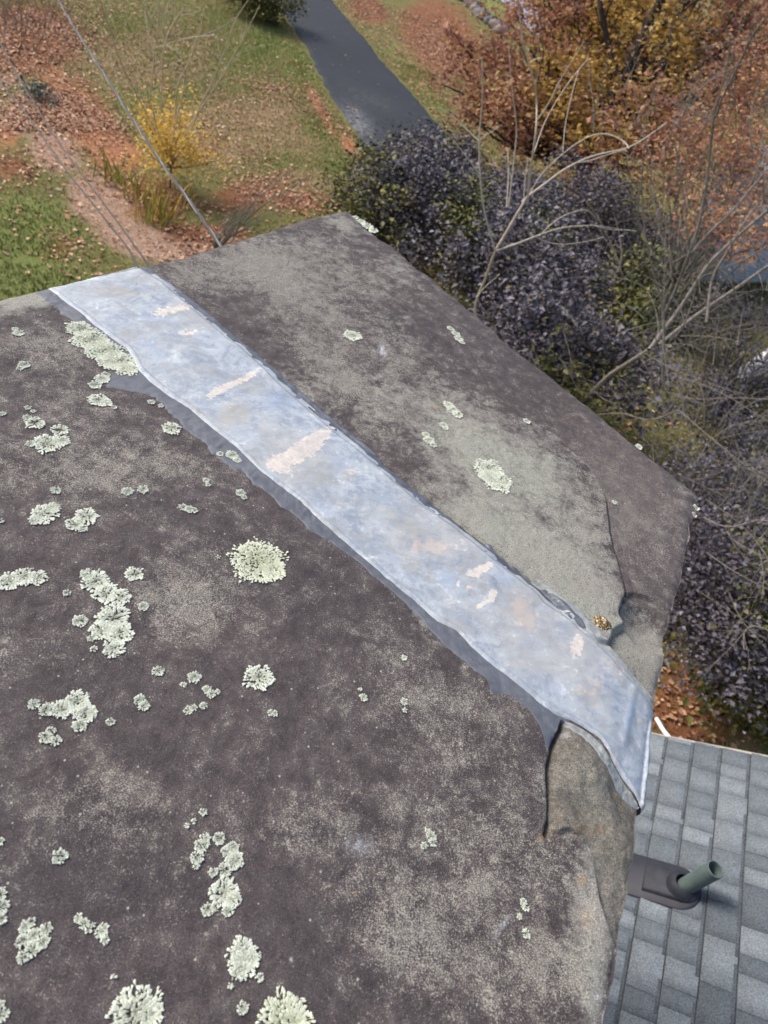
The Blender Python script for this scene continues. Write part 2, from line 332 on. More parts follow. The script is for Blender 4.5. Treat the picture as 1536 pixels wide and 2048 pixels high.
SLx = [(95, 577), (125, 602), (160, 628), (185, 650), (220, 675), (250, 695), (262, 710), (275, 740), (300, 765), (340, 795), (380, 820), (425, 860), (470, 895), (515, 940), (550, 968), (600, 1005), (635, 1040), (685, 1080), (725, 1115), (768, 1152), (828, 1202), (873, 1243), (913, 1262), (943, 1295), (978, 1327), (1028, 1367), (1078, 1410), (1113, 1432), (1140, 1441), (1168, 1457), (1198, 1477), (1218, 1500), (1233, 1525), (1258, 1555), (1283, 1582), (1299, 1604)]
SRx = [(281, 531), (320, 555), (360, 585), (395, 620), (435, 650), (475, 680), (520, 719), (570, 765), (615, 805), (655, 840), (700, 876), (750, 920), (790, 955), (830, 988), (870, 1018), (913, 1050), (963, 1090), (1008, 1125), (1068, 1170), (1093, 1198), (1143, 1232), (1183, 1270), (1218, 1305), (1253, 1340), (1293, 1372), (1316, 1396)]
SLw, SRw = s2(SLx), s2(SRx)
edgeC = dens(Cw, .01); end_line = s2([(1265, 1350), (1250, 1480), (1215, 1590)])
def hstone(X, Y, fine=True):
    h = .0018*fbm(X, Y, .16, 3, 41)+.0009*fbm(X, Y, .035, 3, 42)
    if fine: h = h+.00045*fbm(X, Y, .007, 3, 43)
    # upper layer
    fx = fbm(X, Y, .02, 4, 44)*.0014
    sd = sdf(X, Y, layer)+fx; c = s2([(1160, 1040)])[0]
    wgt = np.exp(-(((X-c[0])**2+(Y-c[1])**2)/.30**2)**2)*.9+.1
    h = h+.0070*sstep(-.0012, .0012, sd)*wgt
    h = h-.004*np.exp(-((sd+.0035)/.0025)**2)*wgt
    # lower broken corner
    sl = sdf(X, Y, low)+fx*.8
    h = h-.0065*sstep(-.001, .003, sl)
    r = np.hypot(X-scoop_c[0], Y-scoop_c[1]); h = h-.013*np.clip(1-(r/.040)**2, 0, 1)**.6*sstep(-.006, .0, sl)
    # spalled area: a crack, then rough lumps
    sp = sdf(X, Y, spall)+fx*1.2; ins = sstep(-.001, .003, sp)
    dc = pdist(X, Y, crack)+fx*.6
    lump = np.zeros_like(X)
    for px, py, rr, hh in ((1150, 1530, .035, .011), (1135, 1640, .020, .009), (1112, 1655, .014, .006), (1190, 1560, .03, .006), (1230, 1660, .04, .004)):
        c = s2([(px, py)])[0]; lump = lump+hh*np.exp(-((X-c[0])**2+(Y-c[1])**2)/rr**2)
    c = s2([(1172, 1617)])[0]; dx, dy = X-c[0], Y-c[1]
    lump = lump-.008*np.exp(-((dx/.028)**2+(dy/.010)**2))
    h = h+ins*(-.004+lump+(.0022*fbm(X, Y, .014, 5, 47)+.002*fbm(X, Y, .045, 2, 49))*sstep(0, .01, sp))
    h = h-.011*(1+.7*fbm(X, Y, .025, 3, 57))*np.exp(-(dc/.006)**2)*sstep(-.002, .001, sp) - .002*np.exp(-(dc/.012)**2)
    return h
def hedge(X, Y):
    """rounding down to the broken edges"""
    return -.0055*np.exp(-pdist(X, Y, Cw)/.007)-.004*np.exp(-pdist(X, Y, np.vstack([Aw[::-1], Bw[1:]]))/.006)
def hend(X, Y): return -.012*sstep(.07, .0, pdist(X, Y, s2([(1316, 1396), (1305, 1480), (1297, 1604)])))
SZ = hstone(SX, SY)+hedge(SX, SY)*(1+.6*fbm(SX, SY, .03, 3, 48))+hend(SX, SY)
def sblob(X, Y, spec):
    r = np.zeros(X.shape)
    for x, y, rx, ry, ang, v in spec:
        ca, sa = math.cos(math.radians(ang)), math.sin(math.radians(ang))
        c, a1, a2 = s2([(x, y), (x+rx*ca, y+rx*sa), (x-ry*sa, y+ry*ca)])
        r = r+v*blobval(X, Y, (c, a1-c, a2-c))
    return np.clip(r, -1, 1.6)
PALE = [(900, 850, 150, 90, 40, .55), (1000, 950, 130, 100, 40, .5), (1090, 930, 70, 90, -30, .32), (1160, 1060, 70, 110, -25, .42), (960, 1080, 130, 60, 40, .9), (1120, 1150, 110, 60, 40, .8), (1180, 1210, 70, 50, 30, .7), (690, 450, 50, 26, 30, .5), (800, 540, 50, 30, 45, .45), (660, 500, 60, 30, 0, .15),
        (30, 600, 90, 30, -15, .7), (90, 600, 50, 25, 0, .5), (1280, 1310, 55, 70, 0, .9), (620, 780, 90, 50, 40, .35), (760, 800, 60, 60, 0, .35), (860, 1240, 70, 25, 42, .55), (1180, 1580, 80, 90, 0, .7), (1200, 1760, 50, 160, 8, .7), (1190, 1980, 30, 120, 8, .5), (1290, 1310, 55, 60, 0, 1.2),
        (1000, 1290, 80, 25, 42, .3), (1370, 1010, 50, 50, 0, .4), (1160, 1900, 80, 160, 0, .25), (800, 650, 60, 40, 0, .2), (520, 480, 100, 20, 0, .35), (1340, 950, 60, 25, 40, .4)]
WARM = [(1180, 1650, 110, 70, 0, .7), (220, 1560, 120, 70, 20, .6), (1200, 880, 120, 40, 40, .6), (1110, 1870, 120, 120, 0, .7), (350, 1250, 150, 80, 0, .35), (640, 1650, 160, 80, 0, .25), (950, 1200, 100, 40, 40, .3), (1000, 1990, 200, 90, 0, .4), (420, 1990, 200, 80, 0, .2), (650, 800, 60, 60, 0, .3), (1260, 1500, 40, 40, 0, .3)]
SPK = [(560, 500, 120, 40, -15, .4), (600, 600, 120, 40, 30, .5), (820, 720, 120, 40, 40, .4), (640, 720, 100, 30, 40, .5), (430, 1130, 300, 130, 0, .25), (900, 1420, 200, 120, 30, .5), (980, 1700, 220, 200, 0, .55), (560, 540, 160, 50, 10, .7), (380, 560, 80, 40, 10, .5), (150, 800, 200, 120, 0, .35), (380, 1210, 120, 60, 0, .6), (690, 650, 120, 60, 30, .4), (720, 780, 130, 60, 40, .55),
       (220, 1600, 120, 90, 0, .6), (660, 1650, 100, 80, 0, .4), (1160, 1000, 90, 150, -20, .5), (1290, 1050, 70, 120, -30, .5), (800, 1880, 120, 120, 0, .45), (120, 680, 150, 50, 0, .55), (1080, 1950, 150, 120, 0, .6), (150, 950, 200, 60, 0, .4), (560, 1650, 60, 40, 0, .3), (300, 930, 150, 50, 0, .4), (740, 560, 120, 40, 30, .5)]
DARK = [(760, 640, 220, 60, 38, .5), (1100, 800, 180, 40, 40, .55), (420, 620, 130, 25, 40, .4), (650, 1180, 200, 80, 20, .5), (120, 1330, 200, 60, 0, .4), (250, 1750, 250, 90, 0, .6), (300, 1480, 100, 60, 0, .3), (1300, 1222, 38, 24, 10, .5), (1092, 1560, 16, 110, 0, .9), (1100, 1730, 50, 50, 0, .4), (640, 1950, 160, 80, 0, .4), (60, 1540, 100, 80, 0, .4), (960, 1560, 70, 90, 0, .35), (1230, 1000, 60, 100, 0, .3)]
WHITE = [(765, 703, 6, 12, -20, .9), (1005, 1852, 5, 22, 35, .8), (1197, 1992, 6, 5, 0, 1.2), (720, 1690, 26, 16, 20, .45), (582, 1921, 3, 3, 0, 1), (1130, 1470, 10, 6, 40, .8), (738, 450, 26, 8, 38, .9)]
FRESH = np.clip(sstep(-.001, .004, sdf(SX, SY, spall)+.003*fbm(SX, SY, .02, 4, 50))*.9+sstep(-.001, .003, sdf(SX, SY, low))*.3, 0, 1)*(.75+.25*fbm(SX, SY, .05, 3, 51))
FRESH *= 1-.9*np.clip(sblob(SX, SY, [(1300, 1222, 42, 26, 10, .8)]), 0, 1)
# gravel-coloured ochre bits along the strip's lower right edge
OCH = sblob(SX, SY, [(1200, 1290, 22, 10, 45, .9), (1240, 1310, 18, 5, 45, .9), (1150, 1240, 20, 6, 40, .6), (1245, 1600, 16, 10, 50, .5), (1232, 1590, 8, 8, 0, .6), (897, 1690+2000, 1, 1, 0, 0), (872, 815, 5, 4, 0, .8), (1200, 1660, 14, 8, 0, .7), (1086, 1672, 14, 6, -30, .8), (1160, 1660, 22, 10, 0, .6), (710, 1785, 6, 5, 0, .6), (1165, 1760, 8, 10, 0, .6), (1170, 1840, 12, 16, 0, .5)])
lay = sdf(SX, SY, layer)+fbm(SX, SY, .02, 4, 44)*.002; wl_ = sblob(SX, SY, [(1240, 1000, 110, 190, -25, 1.1)])*sstep(.001, -.002, lay)*sstep(.0, -.004, sdf(SX, SY, low))
brown = np.clip(wl_, 0, 1); rim = np.exp(-((lay-.0005)/.0022)**2)*sblob(SX, SY, [(1170, 1000, 120, 190, -25, 1.2)])*sstep(.0, -.004, sdf(SX, SY, low))
m = M('weathered_bluestone', .86, spec=.35)
big = m.noise(7, 5, .65); mid = m.noise(38, 6, .72, .3); fin = m.noise(150, 6, .85); grit = m.noise(760, 2, .7); vs = m.voro(420, 'F1'); 
base = m.ramp(mid, [(.32, (.046, .037, .039)), (.5, (.078, .064, .065)), (.68, (.122, .105, .099))])
base = m.mix(m.ramp(m.attr('dark'), [(0, 0.), (1, .75)]), base, (.040, .033, .037))
base = m.mix(m.math('MULTIPLY', m.attr('warm'), m.ramp(m.math('ADD', mid, m.math('MULTIPLY', m.math('SUBTRACT', fin, .5), .5)), [(.42, 0.), (.62, .75)])), base, (.175, .142, .115))
# pale crustose film broken by noise at three sizes
pv = m.math('ADD', m.attr('pale'), m.math('MULTIPLY', m.math('SUBTRACT', mid, .5), 1.5)); pv = m.math('ADD', pv, m.math('MULTIPLY', m.math('SUBTRACT', fin, .5), 1.3))
palec = m.mix(m.ramp(big, [(.4, 0.), (.6, 1.)]), (.31, .315, .265), (.30, .285, .25))
base = m.mix(m.ramp(pv, [(.16, 0.), (.75, .9)]), base, palec)
# crusty speckle
sv = m.math('ADD', m.math('MULTIPLY', m.attr('spk'), .25), m.math('ADD', m.math('MULTIPLY', fin, .62), m.math('MULTIPLY', mid, .48)))
sv = m.math('ADD', sv, m.math('MULTIPLY', m.math('SUBTRACT', grit, .5), .55)); sv = m.math('ADD', sv, m.math('MULTIPLY', m.math('SUBTRACT', big, .5), .22))
base = m.mix(m.ramp(sv, [(.64, 0.), (.70, .36), (.79, .8)]), base, m.ramp(grit, [(.38, (.17, .156, .136)), (.6, (.33, .308, .262))]))
# individual bright grains
gr1 = m.math('MULTIPLY', m.ramp(vs, [(.0, 1.), (.24, 0.)]), m.ramp(m.noise(90, 4, .8), [(.5, 0.), (.62, 1.)]))
base = m.mix(m.math('MULTIPLY', gr1, .75), base, (.50, .46, .40))
base = m.mix(m.math('MULTIPLY', m.attr('brown'), m.ramp(mid, [(.3, .8), (.7, .45)])), base, m.mix(m.ramp(grit, [(.4, 0.), (.6, 1.)]), (.092, .076, .073), (.155, .130, .122)))
base = m.mix(m.attr('fresh'), base, m.mix(m.ramp(fin, [(.35, 0.), (.65, 1.)]), (.165, .150, .122), (.42, .39, .325)))
base = m.mix(m.math('MULTIPLY', m.attr('och'), m.ramp(fin, [(.38, 0.), (.56, 1.)])), base, (.40, .26, .12))
base = m.mix(m.math('MULTIPLY', m.attr('white'), m.ramp(fin, [(.35, 0.), (.58, 1.)])), base, (.60, .62, .64))
base = m.mix(.85, base, m.ramp(grit, [(.32, .5), (.5, .97), (.68, 1.6)]), 'MULTIPLY')
hair = m.voro(9, 'DISTANCE_TO_EDGE', vec=m.noise(14, 3, .6, 0, None, 1)) if False else m.noise(5, 8, .75, 1.5)
base = m.mix(m.math('MULTIPLY', m.ramp(m.math('ABSOLUTE', m.math('SUBTRACT', hair, .5)), [(0., 1.), (.006, 0.)]), .35), base, (.03, .026, .026))
pit = m.math('MULTIPLY', m.ramp(m.voro(230), [(.16, 1.), (.30, 0.)]), m.ramp(m.noise(45, 4, .7), [(.46, 0.), (.58, 1.)]))
base = m.mix(m.math('MULTIPLY', pit, m.math('ADD', m.math('MULTIPLY', m.attr('pale'), .6), .25)), base, (.045, .040, .036))
dot = m.math('MULTIPLY', m.ramp(m.voro(75), [(.07, 1.), (.10, 0.)]), m.ramp(m.voro(75, out=1), [(.60, 0.), (.62, 1.)]))
base = m.mix(m.math('MULTIPLY', dot, .75), base, (.42, .43, .36))
bh = m.math('ADD', m.math('MULTIPLY', fin, .7), m.math('MULTIPLY', grit, .5)); bh = m.math('ADD', bh, m.math('MULTIPLY', mid, .8))
bm1 = m.bump(bh, .55, .0035)
bm1 = m.bump(m.math('MULTIPLY', m.noise(110, 6, .85), m.attr('fresh')), 1., .011, bm1)
m_stone = m.out(base, rough=m.ramp(fin, [(.3, .7), (.7, .95)]), normal=bm1)
top = np.stack([SX, SY, SZ+ZS], -1)
# skirt: go round the boundary, down the broken side
bi = np.concatenate([np.arange(NS)*NT, (NS-1)*NT+np.arange(1, NT), np.arange(NS-2, -1, -1)*NT+NT-1, np.arange(NT-2, 0, -1)])
V = [top.reshape(-1, 3)]; bp = V[0][bi]; nb_ = len(bi)
cen = np.array([SX.mean(), SY.mean()]); base_z = ZS-.062
nr = np.roll(bp[:, :2], -3, 0)-np.roll(bp[:, :2], 3, 0); nr = np.stack([nr[:, 1], -nr[:, 0]], 1); nr /= np.linalg.norm(nr, axis=1, keepdims=True)+1e-9
if ((bp[:, :2]-cen)*nr).sum() < 0: nr = -nr
per = np.arange(nb_)*.0025
Fs = [gridfaces(NS, NT)]; prev = bi; off = NS*NT
for kk in range(1, 9):
    f = kk/8; z = bp[:, 2]*(1-f)+base_z*f
    o_ = .004*math.sin(f*3.1)*.6+.006*fbm(per, np.full(nb_, f*.06), .03, 4, 60)*min(1, kk/2)-.004*f
    ring = np.concatenate([bp[:, :2]+nr*o_[:, None], z[:, None]], 1); V.append(ring); idx = off+np.arange(nb_); off += nb_
    Fs.append(np.stack([prev, idx, np.roll(idx, -1), np.roll(prev, -1)], 1)); prev = idx
V.append(np.array([[*cen, base_z]])); 
Fs.append(np.stack([prev, np.full(nb_, off), np.roll(prev, -1)], 1))
V = np.vstack(V); nx = len(V)-NS*NT; pad = lambda a, v=0: np.r_[a.ravel(), np.full(nx, v)]
cap = mesh_np('capstone', V, Fs, m_stone, attrs=dict(pale=pad(np.clip(sblob(SX, SY, PALE)-.7*brown+.35*rim, 0, 1), .35), warm=pad(sblob(SX, SY, WARM)+.45*brown), spk=pad(sblob(SX, SY, SPK), .3), dark=pad(np.clip(sblob(SX, SY, DARK), 0, 1)),
    brown=pad(brown), white=pad(sblob(SX, SY, WHITE)), fresh=pad(FRESH, .2), och=pad(OCH)))
setp(cap, 'dark weathered stone slab capping the chimney, blotched with lichen, chipped at its right edge', 'stone slab')
def ztop(X, Y): return ZS+hstone(X, Y)+hedge(X, Y)+hend(X, Y)

# ---- gravelly lump beside the strip
def lump_mesh(name, cx, cy, r, h, mat, parent, seed, n=36):
    c = s2([(cx, cy)])[0]; rr = np.linspace(0, 1, 14); th = np.linspace(0, 2*np.pi, n, endpoint=False)
    Rr, Th = np.meshgrid(rr, th, indexing='ij'); e = 1+.18*fbm(np.cos(Th), np.sin(Th), .6, 3, seed)
    X = c[0]+Rr*e*np.cos(Th)*r; Y = c[1]+Rr*e*np.sin(Th)*r
    Z = ztop(X, Y)+h*(1-Rr**3)+.0018*fbm(X, Y, .006, 3, seed+1)*(1-Rr**4)-.001*(Rr > .98)
    f = gridfaces(14, n); i = np.arange(13)*n; w_ = np.stack([i+n-1, i, i+n, i+2*n-1], 1)
    return mesh_np(name, np.stack([X, Y, Z], -1).reshape(-1, 3), [f, w_], mat, parent)
m = M('ochre_gravel', .8); v = m.voro(300, out=1); vd = m.voro(300)
m_och = m.out(m.mix(m.ramp(vd, [(.3, 0.), (.6, 1.)]), m.ramp(v, [(.2, (.25, .15, .05)), (.5, (.42, .28, .12)), (.7, (.55, .48, .35)), (.85, (.75, .72, .65))]), (.10, .06, .02)), normal=m.bump(vd, .8, -.003))
lump_mesh('gravel_lump', 1201, 1250, .0125, .004, m_och, cap, 71)

# ================================================================== FLASHING STRIP
NL = 760; NW = 96
Lc = smooth(resamp(SLw, NL), 6); Rc = smooth(resamp(SRw, NL), 6)
tt = np.linspace(0, 1, NW)
def ribbon_xy(Lc, Rc, t): return Lc[:, None]*(1-t)[None, :, None]+Rc[:, None]*t[None, :, None]
RX = ribbon_xy(Lc, Rc, tt); X, Y = RX[..., 0], RX[..., 1]
from_end = np.linspace(0, 1, NL)[:, None]*np.ones((1, NW)); T = np.ones((NL, 1))*tt[None]
def soft_stone(X, Y):                 # the sheet bridges small hollows
    return ZS+.0018*fbm(X, Y, .16, 3, 41)+.0009*fbm(X, Y, .035, 2, 42)+.0025*0+hedge(X, Y)+hend(X, Y)
wr = .0011*fbm(X*.6+Y, Y*2-X, .05, 4, 81)+.0022*fbm(X, Y, .09, 3, 83)*sstep(.25, 0, from_end)+.0016*fbm(X+Y*.5, Y, .05, 3, 84)*sstep(.8, 1, from_end)
rid = np.abs(vnoise(X/.03+2*fbm(X, Y, .06, 2, 85), Y/.05, 86)-.5)
wr = wr-.0005*np.exp(-(rid/.06)**2)*sstep(.22, .02, from_end)
lipL = .0016*np.exp(-(T*.17/.005)**2); lipR = .0010*np.exp(-((1-T)*.17/.004)**2)
step = .0009*sstep(0, .012, T-.93-.01*fbm(from_end*3, T*0, .2, 3, 88))  # overlap line near the right edge
step2 = .0012*sstep(.0, .01, .045+.012*fbm(from_end*4, T*0, .3, 3, 89)-T)
Z = soft_stone(X, Y)+.0028+np.maximum(hstone(X, Y, False)-.0018*fbm(X, Y, .16, 3, 41)-.0009*fbm(X, Y, .035, 3, 42), -.003)*.6+wr+lipL+lipR-step+step2
Z = np.maximum(Z, ztop(X, Y)+.0009)
wl = sstep(.012, .0, T*.16)+sstep(.010, 0, (1-T)*.16); Z = Z*(1-wl)+wl*(ztop(X, Y)+.0013+.0004*fbm(X, Y, .02, 2, 99))
fold_ridge = s2([(1272, 1375), (1262, 1430), (1250, 1480)]); Z = Z+.0018*np.exp(-(pdist(X, Y, fold_ridge)/.006)**2)
top = np.stack([X, Y, Z], -1)
rows = [top]
# folded ends: out a little, then down over the stone's side
def fold(row, outd, n=7, drop=.045, seed=0):
    res = []
    for k in range(1, n+1):
        f = k/n; q = row.copy(); a = min(1, f*2.2)*math.pi/2
        q[:, :2] += outd*(.0035*math.sin(a)+.001*f)*(1+.4*fbm(row[:, 0], row[:, 1], .03, 2, seed+k))[:, None]; q[:, 2] -= .006*(1-math.cos(a))+drop*max(0, f-.35)/.65+.001*fbm(row[:, 0], row[:, 1], .02, 2, seed+30)
        res.append(q)
    return res
d0 = Aw[4]-Bw[5]; d0 = np.array([-.30, .95]); d1 = np.array([.98, -.12])
pre = np.stack(fold(top[0], d0/np.linalg.norm(d0), seed=90)[::-1]); post = np.stack(fold(top[-1], d1/np.linalg.norm(d1), seed=95))
allr = np.concatenate([pre, top, post]); NLL = len(allr)
allr[:, 0, 2] -= .0016; allr[:, -1, 2] -= .0016
padr = lambda a: np.concatenate([np.repeat(a[:1], len(pre), 0), a, np.repeat(a[-1:], len(post), 0)])
# oxide colours
CREAM = sblob(X, Y, [(350, 622, 60, 10, -12, .9), (372, 668, 26, 9, -10, .6), (478, 764, 44, 9, -28, 1), (432, 785, 30, 10, -30, .8), (630, 880, 50, 16, -35, 1.2), (590, 915, 48, 16, -20, 1.1), (560, 940, 40, 12, 30, .6), (965, 1138, 24, 10, -25, 1.2), (945, 1150, 18, 8, 20, 1), (935, 1178, 8, 8, 0, .9), (985, 1190, 9, 16, 10, 1.1),
                     (960, 1212, 14, 5, -20, 1), (915, 1168, 4, 10, 0, .8), (1150, 1297, 14, 22, 20, 1.1), (1157, 1280, 8, 14, 0, .6), (895, 1220, 30, 6, -40, .4), (720, 960, 30, 8, -40, .3)])
PINK = sblob(X, Y, [(1040, 1218, 26, 34, -10, 1), (855, 1095, 60, 22, 10, .8), (700, 950, 60, 30, 30, .35), (1190, 1370, 50, 70, 30, .45), (480, 805, 70, 24, -10, .4), (300, 545, 40, 12, 20, .5), (240, 590, 70, 14, 10, .35), (1230, 1330, 30, 16, 40, .4), (540, 850, 80, 20, 0, .3), (1060, 1250, 15, 20, 0, .6)])
BLUE = sblob(X, Y, [(560, 800, 55, 34, 10, .7), (320, 640, 60, 20, 20, .6), (300, 700, 40, 30, 30, .55), (480, 870, 60, 20, 20, .35), (680, 930, 24, 40, 30, .55), (640, 1010, 60, 20, 40, .5), (420, 700, 40, 20, 30, .3), (900, 1160, 60, 30, 40, .55), (1000, 1160, 40, 40, 0, .5), (1262, 1425, 9, 60, 5, .8), (1060, 1300, 50, 40, 40, .4), (830, 1050, 60, 15, 40, .3),
                    (1100, 1380, 60, 20, 40, .4), (180, 600, 60, 12, 10, .4), (1290, 1540, 20, 60, 0, .3), (790, 1120, 60, 14, 40, .4)])
GREY = sblob(X, Y, [(470, 830, 50, 28, -20, .8), (250, 585, 90, 16, 10, .6), (830, 1060, 60, 26, 20, .7), (1190, 1400, 60, 60, 30, .6), (1040, 1180, 30, 16, 0, .5), (1060, 1330, 60, 24, 0, .6), (330, 730, 20, 10, 0, .5), (760, 1010, 50, 30, 20, .4), (600, 850, 40, 16, -20, .4), (1010, 1230, 40, 30, 20, .4)])
m = M('oxidised_lead_strip', .5, .2, .35)
n1 = m.noise(22, 6, .68, .8); n2 = m.noise(95, 6, .8); n3 = m.noise(9, 4, .6, .5); scr = m.noise(60, 4, .7, 0, m.map((7, 1, 1), (0, 0, .45)))
def gt(att, lo, hi, k=1.0):
    v = m.math('ADD', m.attr(att), m.math('MULTIPLY', m.math('SUBTRACT', n1, .5), k)); v = m.math('ADD', v, m.math('MULTIPLY', m.math('SUBTRACT', n2, .5), k*1.5))
    return m.ramp(v, [(lo, 0.), (hi, 1.)])
nn = m.math('ADD', m.math('MULTIPLY', n1, .6), m.math('MULTIPLY', n2, .4))
c = m.ramp(nn, [(.38, (.195, .235, .30)), (.43, (.245, .295, .37)), (.49, (.265, .315, .39)), (.51, (.315, .37, .435)), (.57, (.335, .39, .455)), (.60, (.41, .455, .50))])
pt = m.math('ADD', m.math('MULTIPLY', m.noise(16, 7, .78, .6), .8), m.math('MULTIPLY', n2, .2))
c = m.mix(m.ramp(pt, [(.535, 0.), (.55, .55)]), c, (.37, .43, .50)); c = m.mix(m.ramp(pt, [(.43, .6), (.445, 0.)]), c, (.27, .285, .295))
c = m.mix(m.ramp(n3, [(.42, 0.), (.6, .6)]), c, (.32, .335, .345))
c = m.mix(m.math('MULTIPLY', gt('grey', .4, .7), .8), c, (.30, .31, .31))
c = m.mix(m.math('MULTIPLY', gt('blue', .4, .7, 1.4), .65), c, (.235, .315, .455))
c = m.mix(m.math('MULTIPLY', gt('pink', .4, .65, 1.3), .7), c, (.40, .365, .35))
c = m.mix(m.math('MULTIPLY', gt('cream', .5, .6, 1.5), .85), c, m.mix(m.ramp(n2, [(.4, 0.), (.6, 1.)]), (.44, .42, .41), (.58, .56, .53)))
c = m.mix(m.ramp(m.math('ADD', n2, m.math('MULTIPLY', m.math('SUBTRACT', n1, .5), .8)), [(.62, 0.), (.72, .45)]), c, (.60, .66, .74))
c = m.mix(m.ramp(m.noise(260, 3, .8), [(.66, 0.), (.72, .5)]), c, (.17, .20, .25))
c = m.mix(m.ramp(scr, [(.66, 0.), (.72, .35)]), c, (.6, .64, .7))
c = m.mix(1., c, (1.18, 1.12, 1.05), 'MULTIPLY')
c = m.mix(m.math('MULTIPLY', m.attr('seam'), .85), c, (.12, .145, .19))
m_lead = m.out(c, rough=m.ramp(nn, [(.4, .48), (.6, .68)]), normal=m.bump(n2, .6, .0014, m.bump(n1, .3, .003)), metal=.15)
seam = np.exp(-((T-.935-.01*fbm(from_end*3, T*0, .2, 3, 88))/.008)**2)*.8+np.exp(-((T-.965)/.006)**2)*.5*sstep(-.2, .3, fbm(from_end*6, T*0, .3, 3, 92))+np.exp(-((T-.045-.012*fbm(from_end*4, T*0, .3, 3, 89))/.006)**2)*.35
strip = empty('flashing_strip', (float(X.mean()), float(Y.mean()), ZS))
setp(strip, 'long pale blue-grey metal flashing strip stuck diagonally across the stone slab', 'flashing strip')
mesh_np('metal_sheet', allr.reshape(-1, 3), gridfaces(NLL, NW), m_lead, strip, attrs=dict(cream=padr(CREAM), pink=padr(PINK), blue=padr(BLUE), grey=padr(GREY), seam=padr(seam)))
# dark lower layer peeping out on the right
UO = s2([(287, 531), (318, 541), (350, 570), (395, 600), (425, 622), (448, 644), (478, 668), (520, 700), (560, 733), (600, 768), (640, 803), (672, 832), (720, 870), (775, 922), (840, 975), (920, 1038), (975, 1082), (1020, 1118), (1075, 1160), (1120, 1192), (1150, 1222)])
n_ = 420; ui = smooth(resamp(SRw[:22], n_), 4); ui = ui+(np.roll(Lc, 0)[np.linspace(0, 600, n_).astype(int)]-ui)*.05; uo = smooth(resamp(UO, n_), 3); uo = ui+(uo-ui)*.62; uo += (.0010*fbm(uo[:, 0], uo[:, 1], .02, 3, 101))[:, None]
q = ribbon_xy(ui, uo, np.linspace(0, 1, 8)); z = ztop(q[..., 0], q[..., 1])+.0016; z[:, -1] -= .0015
m_dark = mat_simple('dark_lead_layer', (.07, .08, .10), (.17, .185, .215), 60, .5, .4, .3, .002)
mesh_np('lower_layer', np.concatenate([q, z[..., None]], -1).reshape(-1, 3), gridfaces(n_, 8), m_dark, strip)
# sealant smeared on the stone beside the strip
m = M('smeared_sealant', .42, 0, .6); n1 = m.noise(45, 6, .7, .4); n2 = m.noise(200, 4, .75)
c = m.ramp(n1, [(.3, (.070, .076, .093)), (.55, (.105, .115, .138)), (.75, (.165, .18, .205))]); c = m.mix(m.ramp(n2, [(.62, 0.), (.72, .5)]), c, (.25, .27, .31)); c = m.mix(m.ramp(m.noise(120, 4), [(.6, 0.), (.7, .6)]), c, (.085, .078, .08))
m_seal = m.out(c, rough=m.ramp(n1, [(.3, .5), (.7, .75)]), normal=m.bump(n1, .4, .003))
def smear(name, inner, outer, mat, seed, jag=.005, lift=.0007, n=700, w_=14):
    i_ = smooth(resamp(s2(inner), n), 2); o_ = resamp(s2(outer), n)
    j = fbm(o_[:, 0]+3*seed, o_[:, 1], .018, 5, seed); d = o_-i_; L = np.linalg.norm(d, axis=1, keepdims=True)+1e-6
    o_ = o_+d/L*(j*jag*np.minimum(1, L[:, 0]/.012))[:, None]
    q = ribbon_xy(i_, o_, np.linspace(0, 1, w_)); z = ztop(q[..., 0], q[..., 1])+lift+.0003*fbm(q[..., 0], q[..., 1], .01, 3, seed+5); z[:, -1] -= lift+.0004
    return mesh_np(name, np.concatenate([q, z[..., None]], -1).reshape(-1, 3), gridfaces(n, w_), mat, strip)
inn = [(x+8, y-2) for x, y in SLx]
smear('sealant', inn[:9], [(72, 582), (92, 600), (120, 625), (150, 650), (180, 675), (205, 700), (215, 715), (222, 735), (240, 755)], m_seal, 111)
smear('sealant', inn[7:29], [(205, 752), (214, 772), (270, 785), (310, 795), (330, 810), (360, 845), (400, 880), (435, 915), (475, 942), (510, 972), (550, 1002), (590, 1038), (640, 1075), (700, 1112), (760, 1163), (815, 1212), (840, 1235), (862, 1262), (883, 1285), (908, 1310), (943, 1342), (975, 1366), (983, 1393), (1028, 1400), (1068, 1435), (1085, 1462), (1096, 1508), (1110, 1478), (1122, 1448), (1140, 1443)], m_seal, 121, .006)
m_seal2 = mat_simple('pale_sealant', (.19, .205, .21), (.36, .37, .35), 90, .55, 0, .4, .003)
smear('sealant', [(1130, 1442), (1168, 1462), (1205, 1490), (1233, 1530), (1258, 1560), (1296, 1602)], [(1128, 1450), (1160, 1474), (1188, 1502), (1215, 1545), (1240, 1578), (1290, 1608)], m_seal2, 131, .005)
smear('sealant', [(1050, 1160), (1085, 1198), (1135, 1236), (1175, 1276), (1212, 1312), (1250, 1348), (1312, 1396)], [(1080, 1166), (1112, 1192), (1160, 1226), (1200, 1272), (1232, 1300), (1275, 1338), (1322, 1386)], m_seal2, 141, .004)

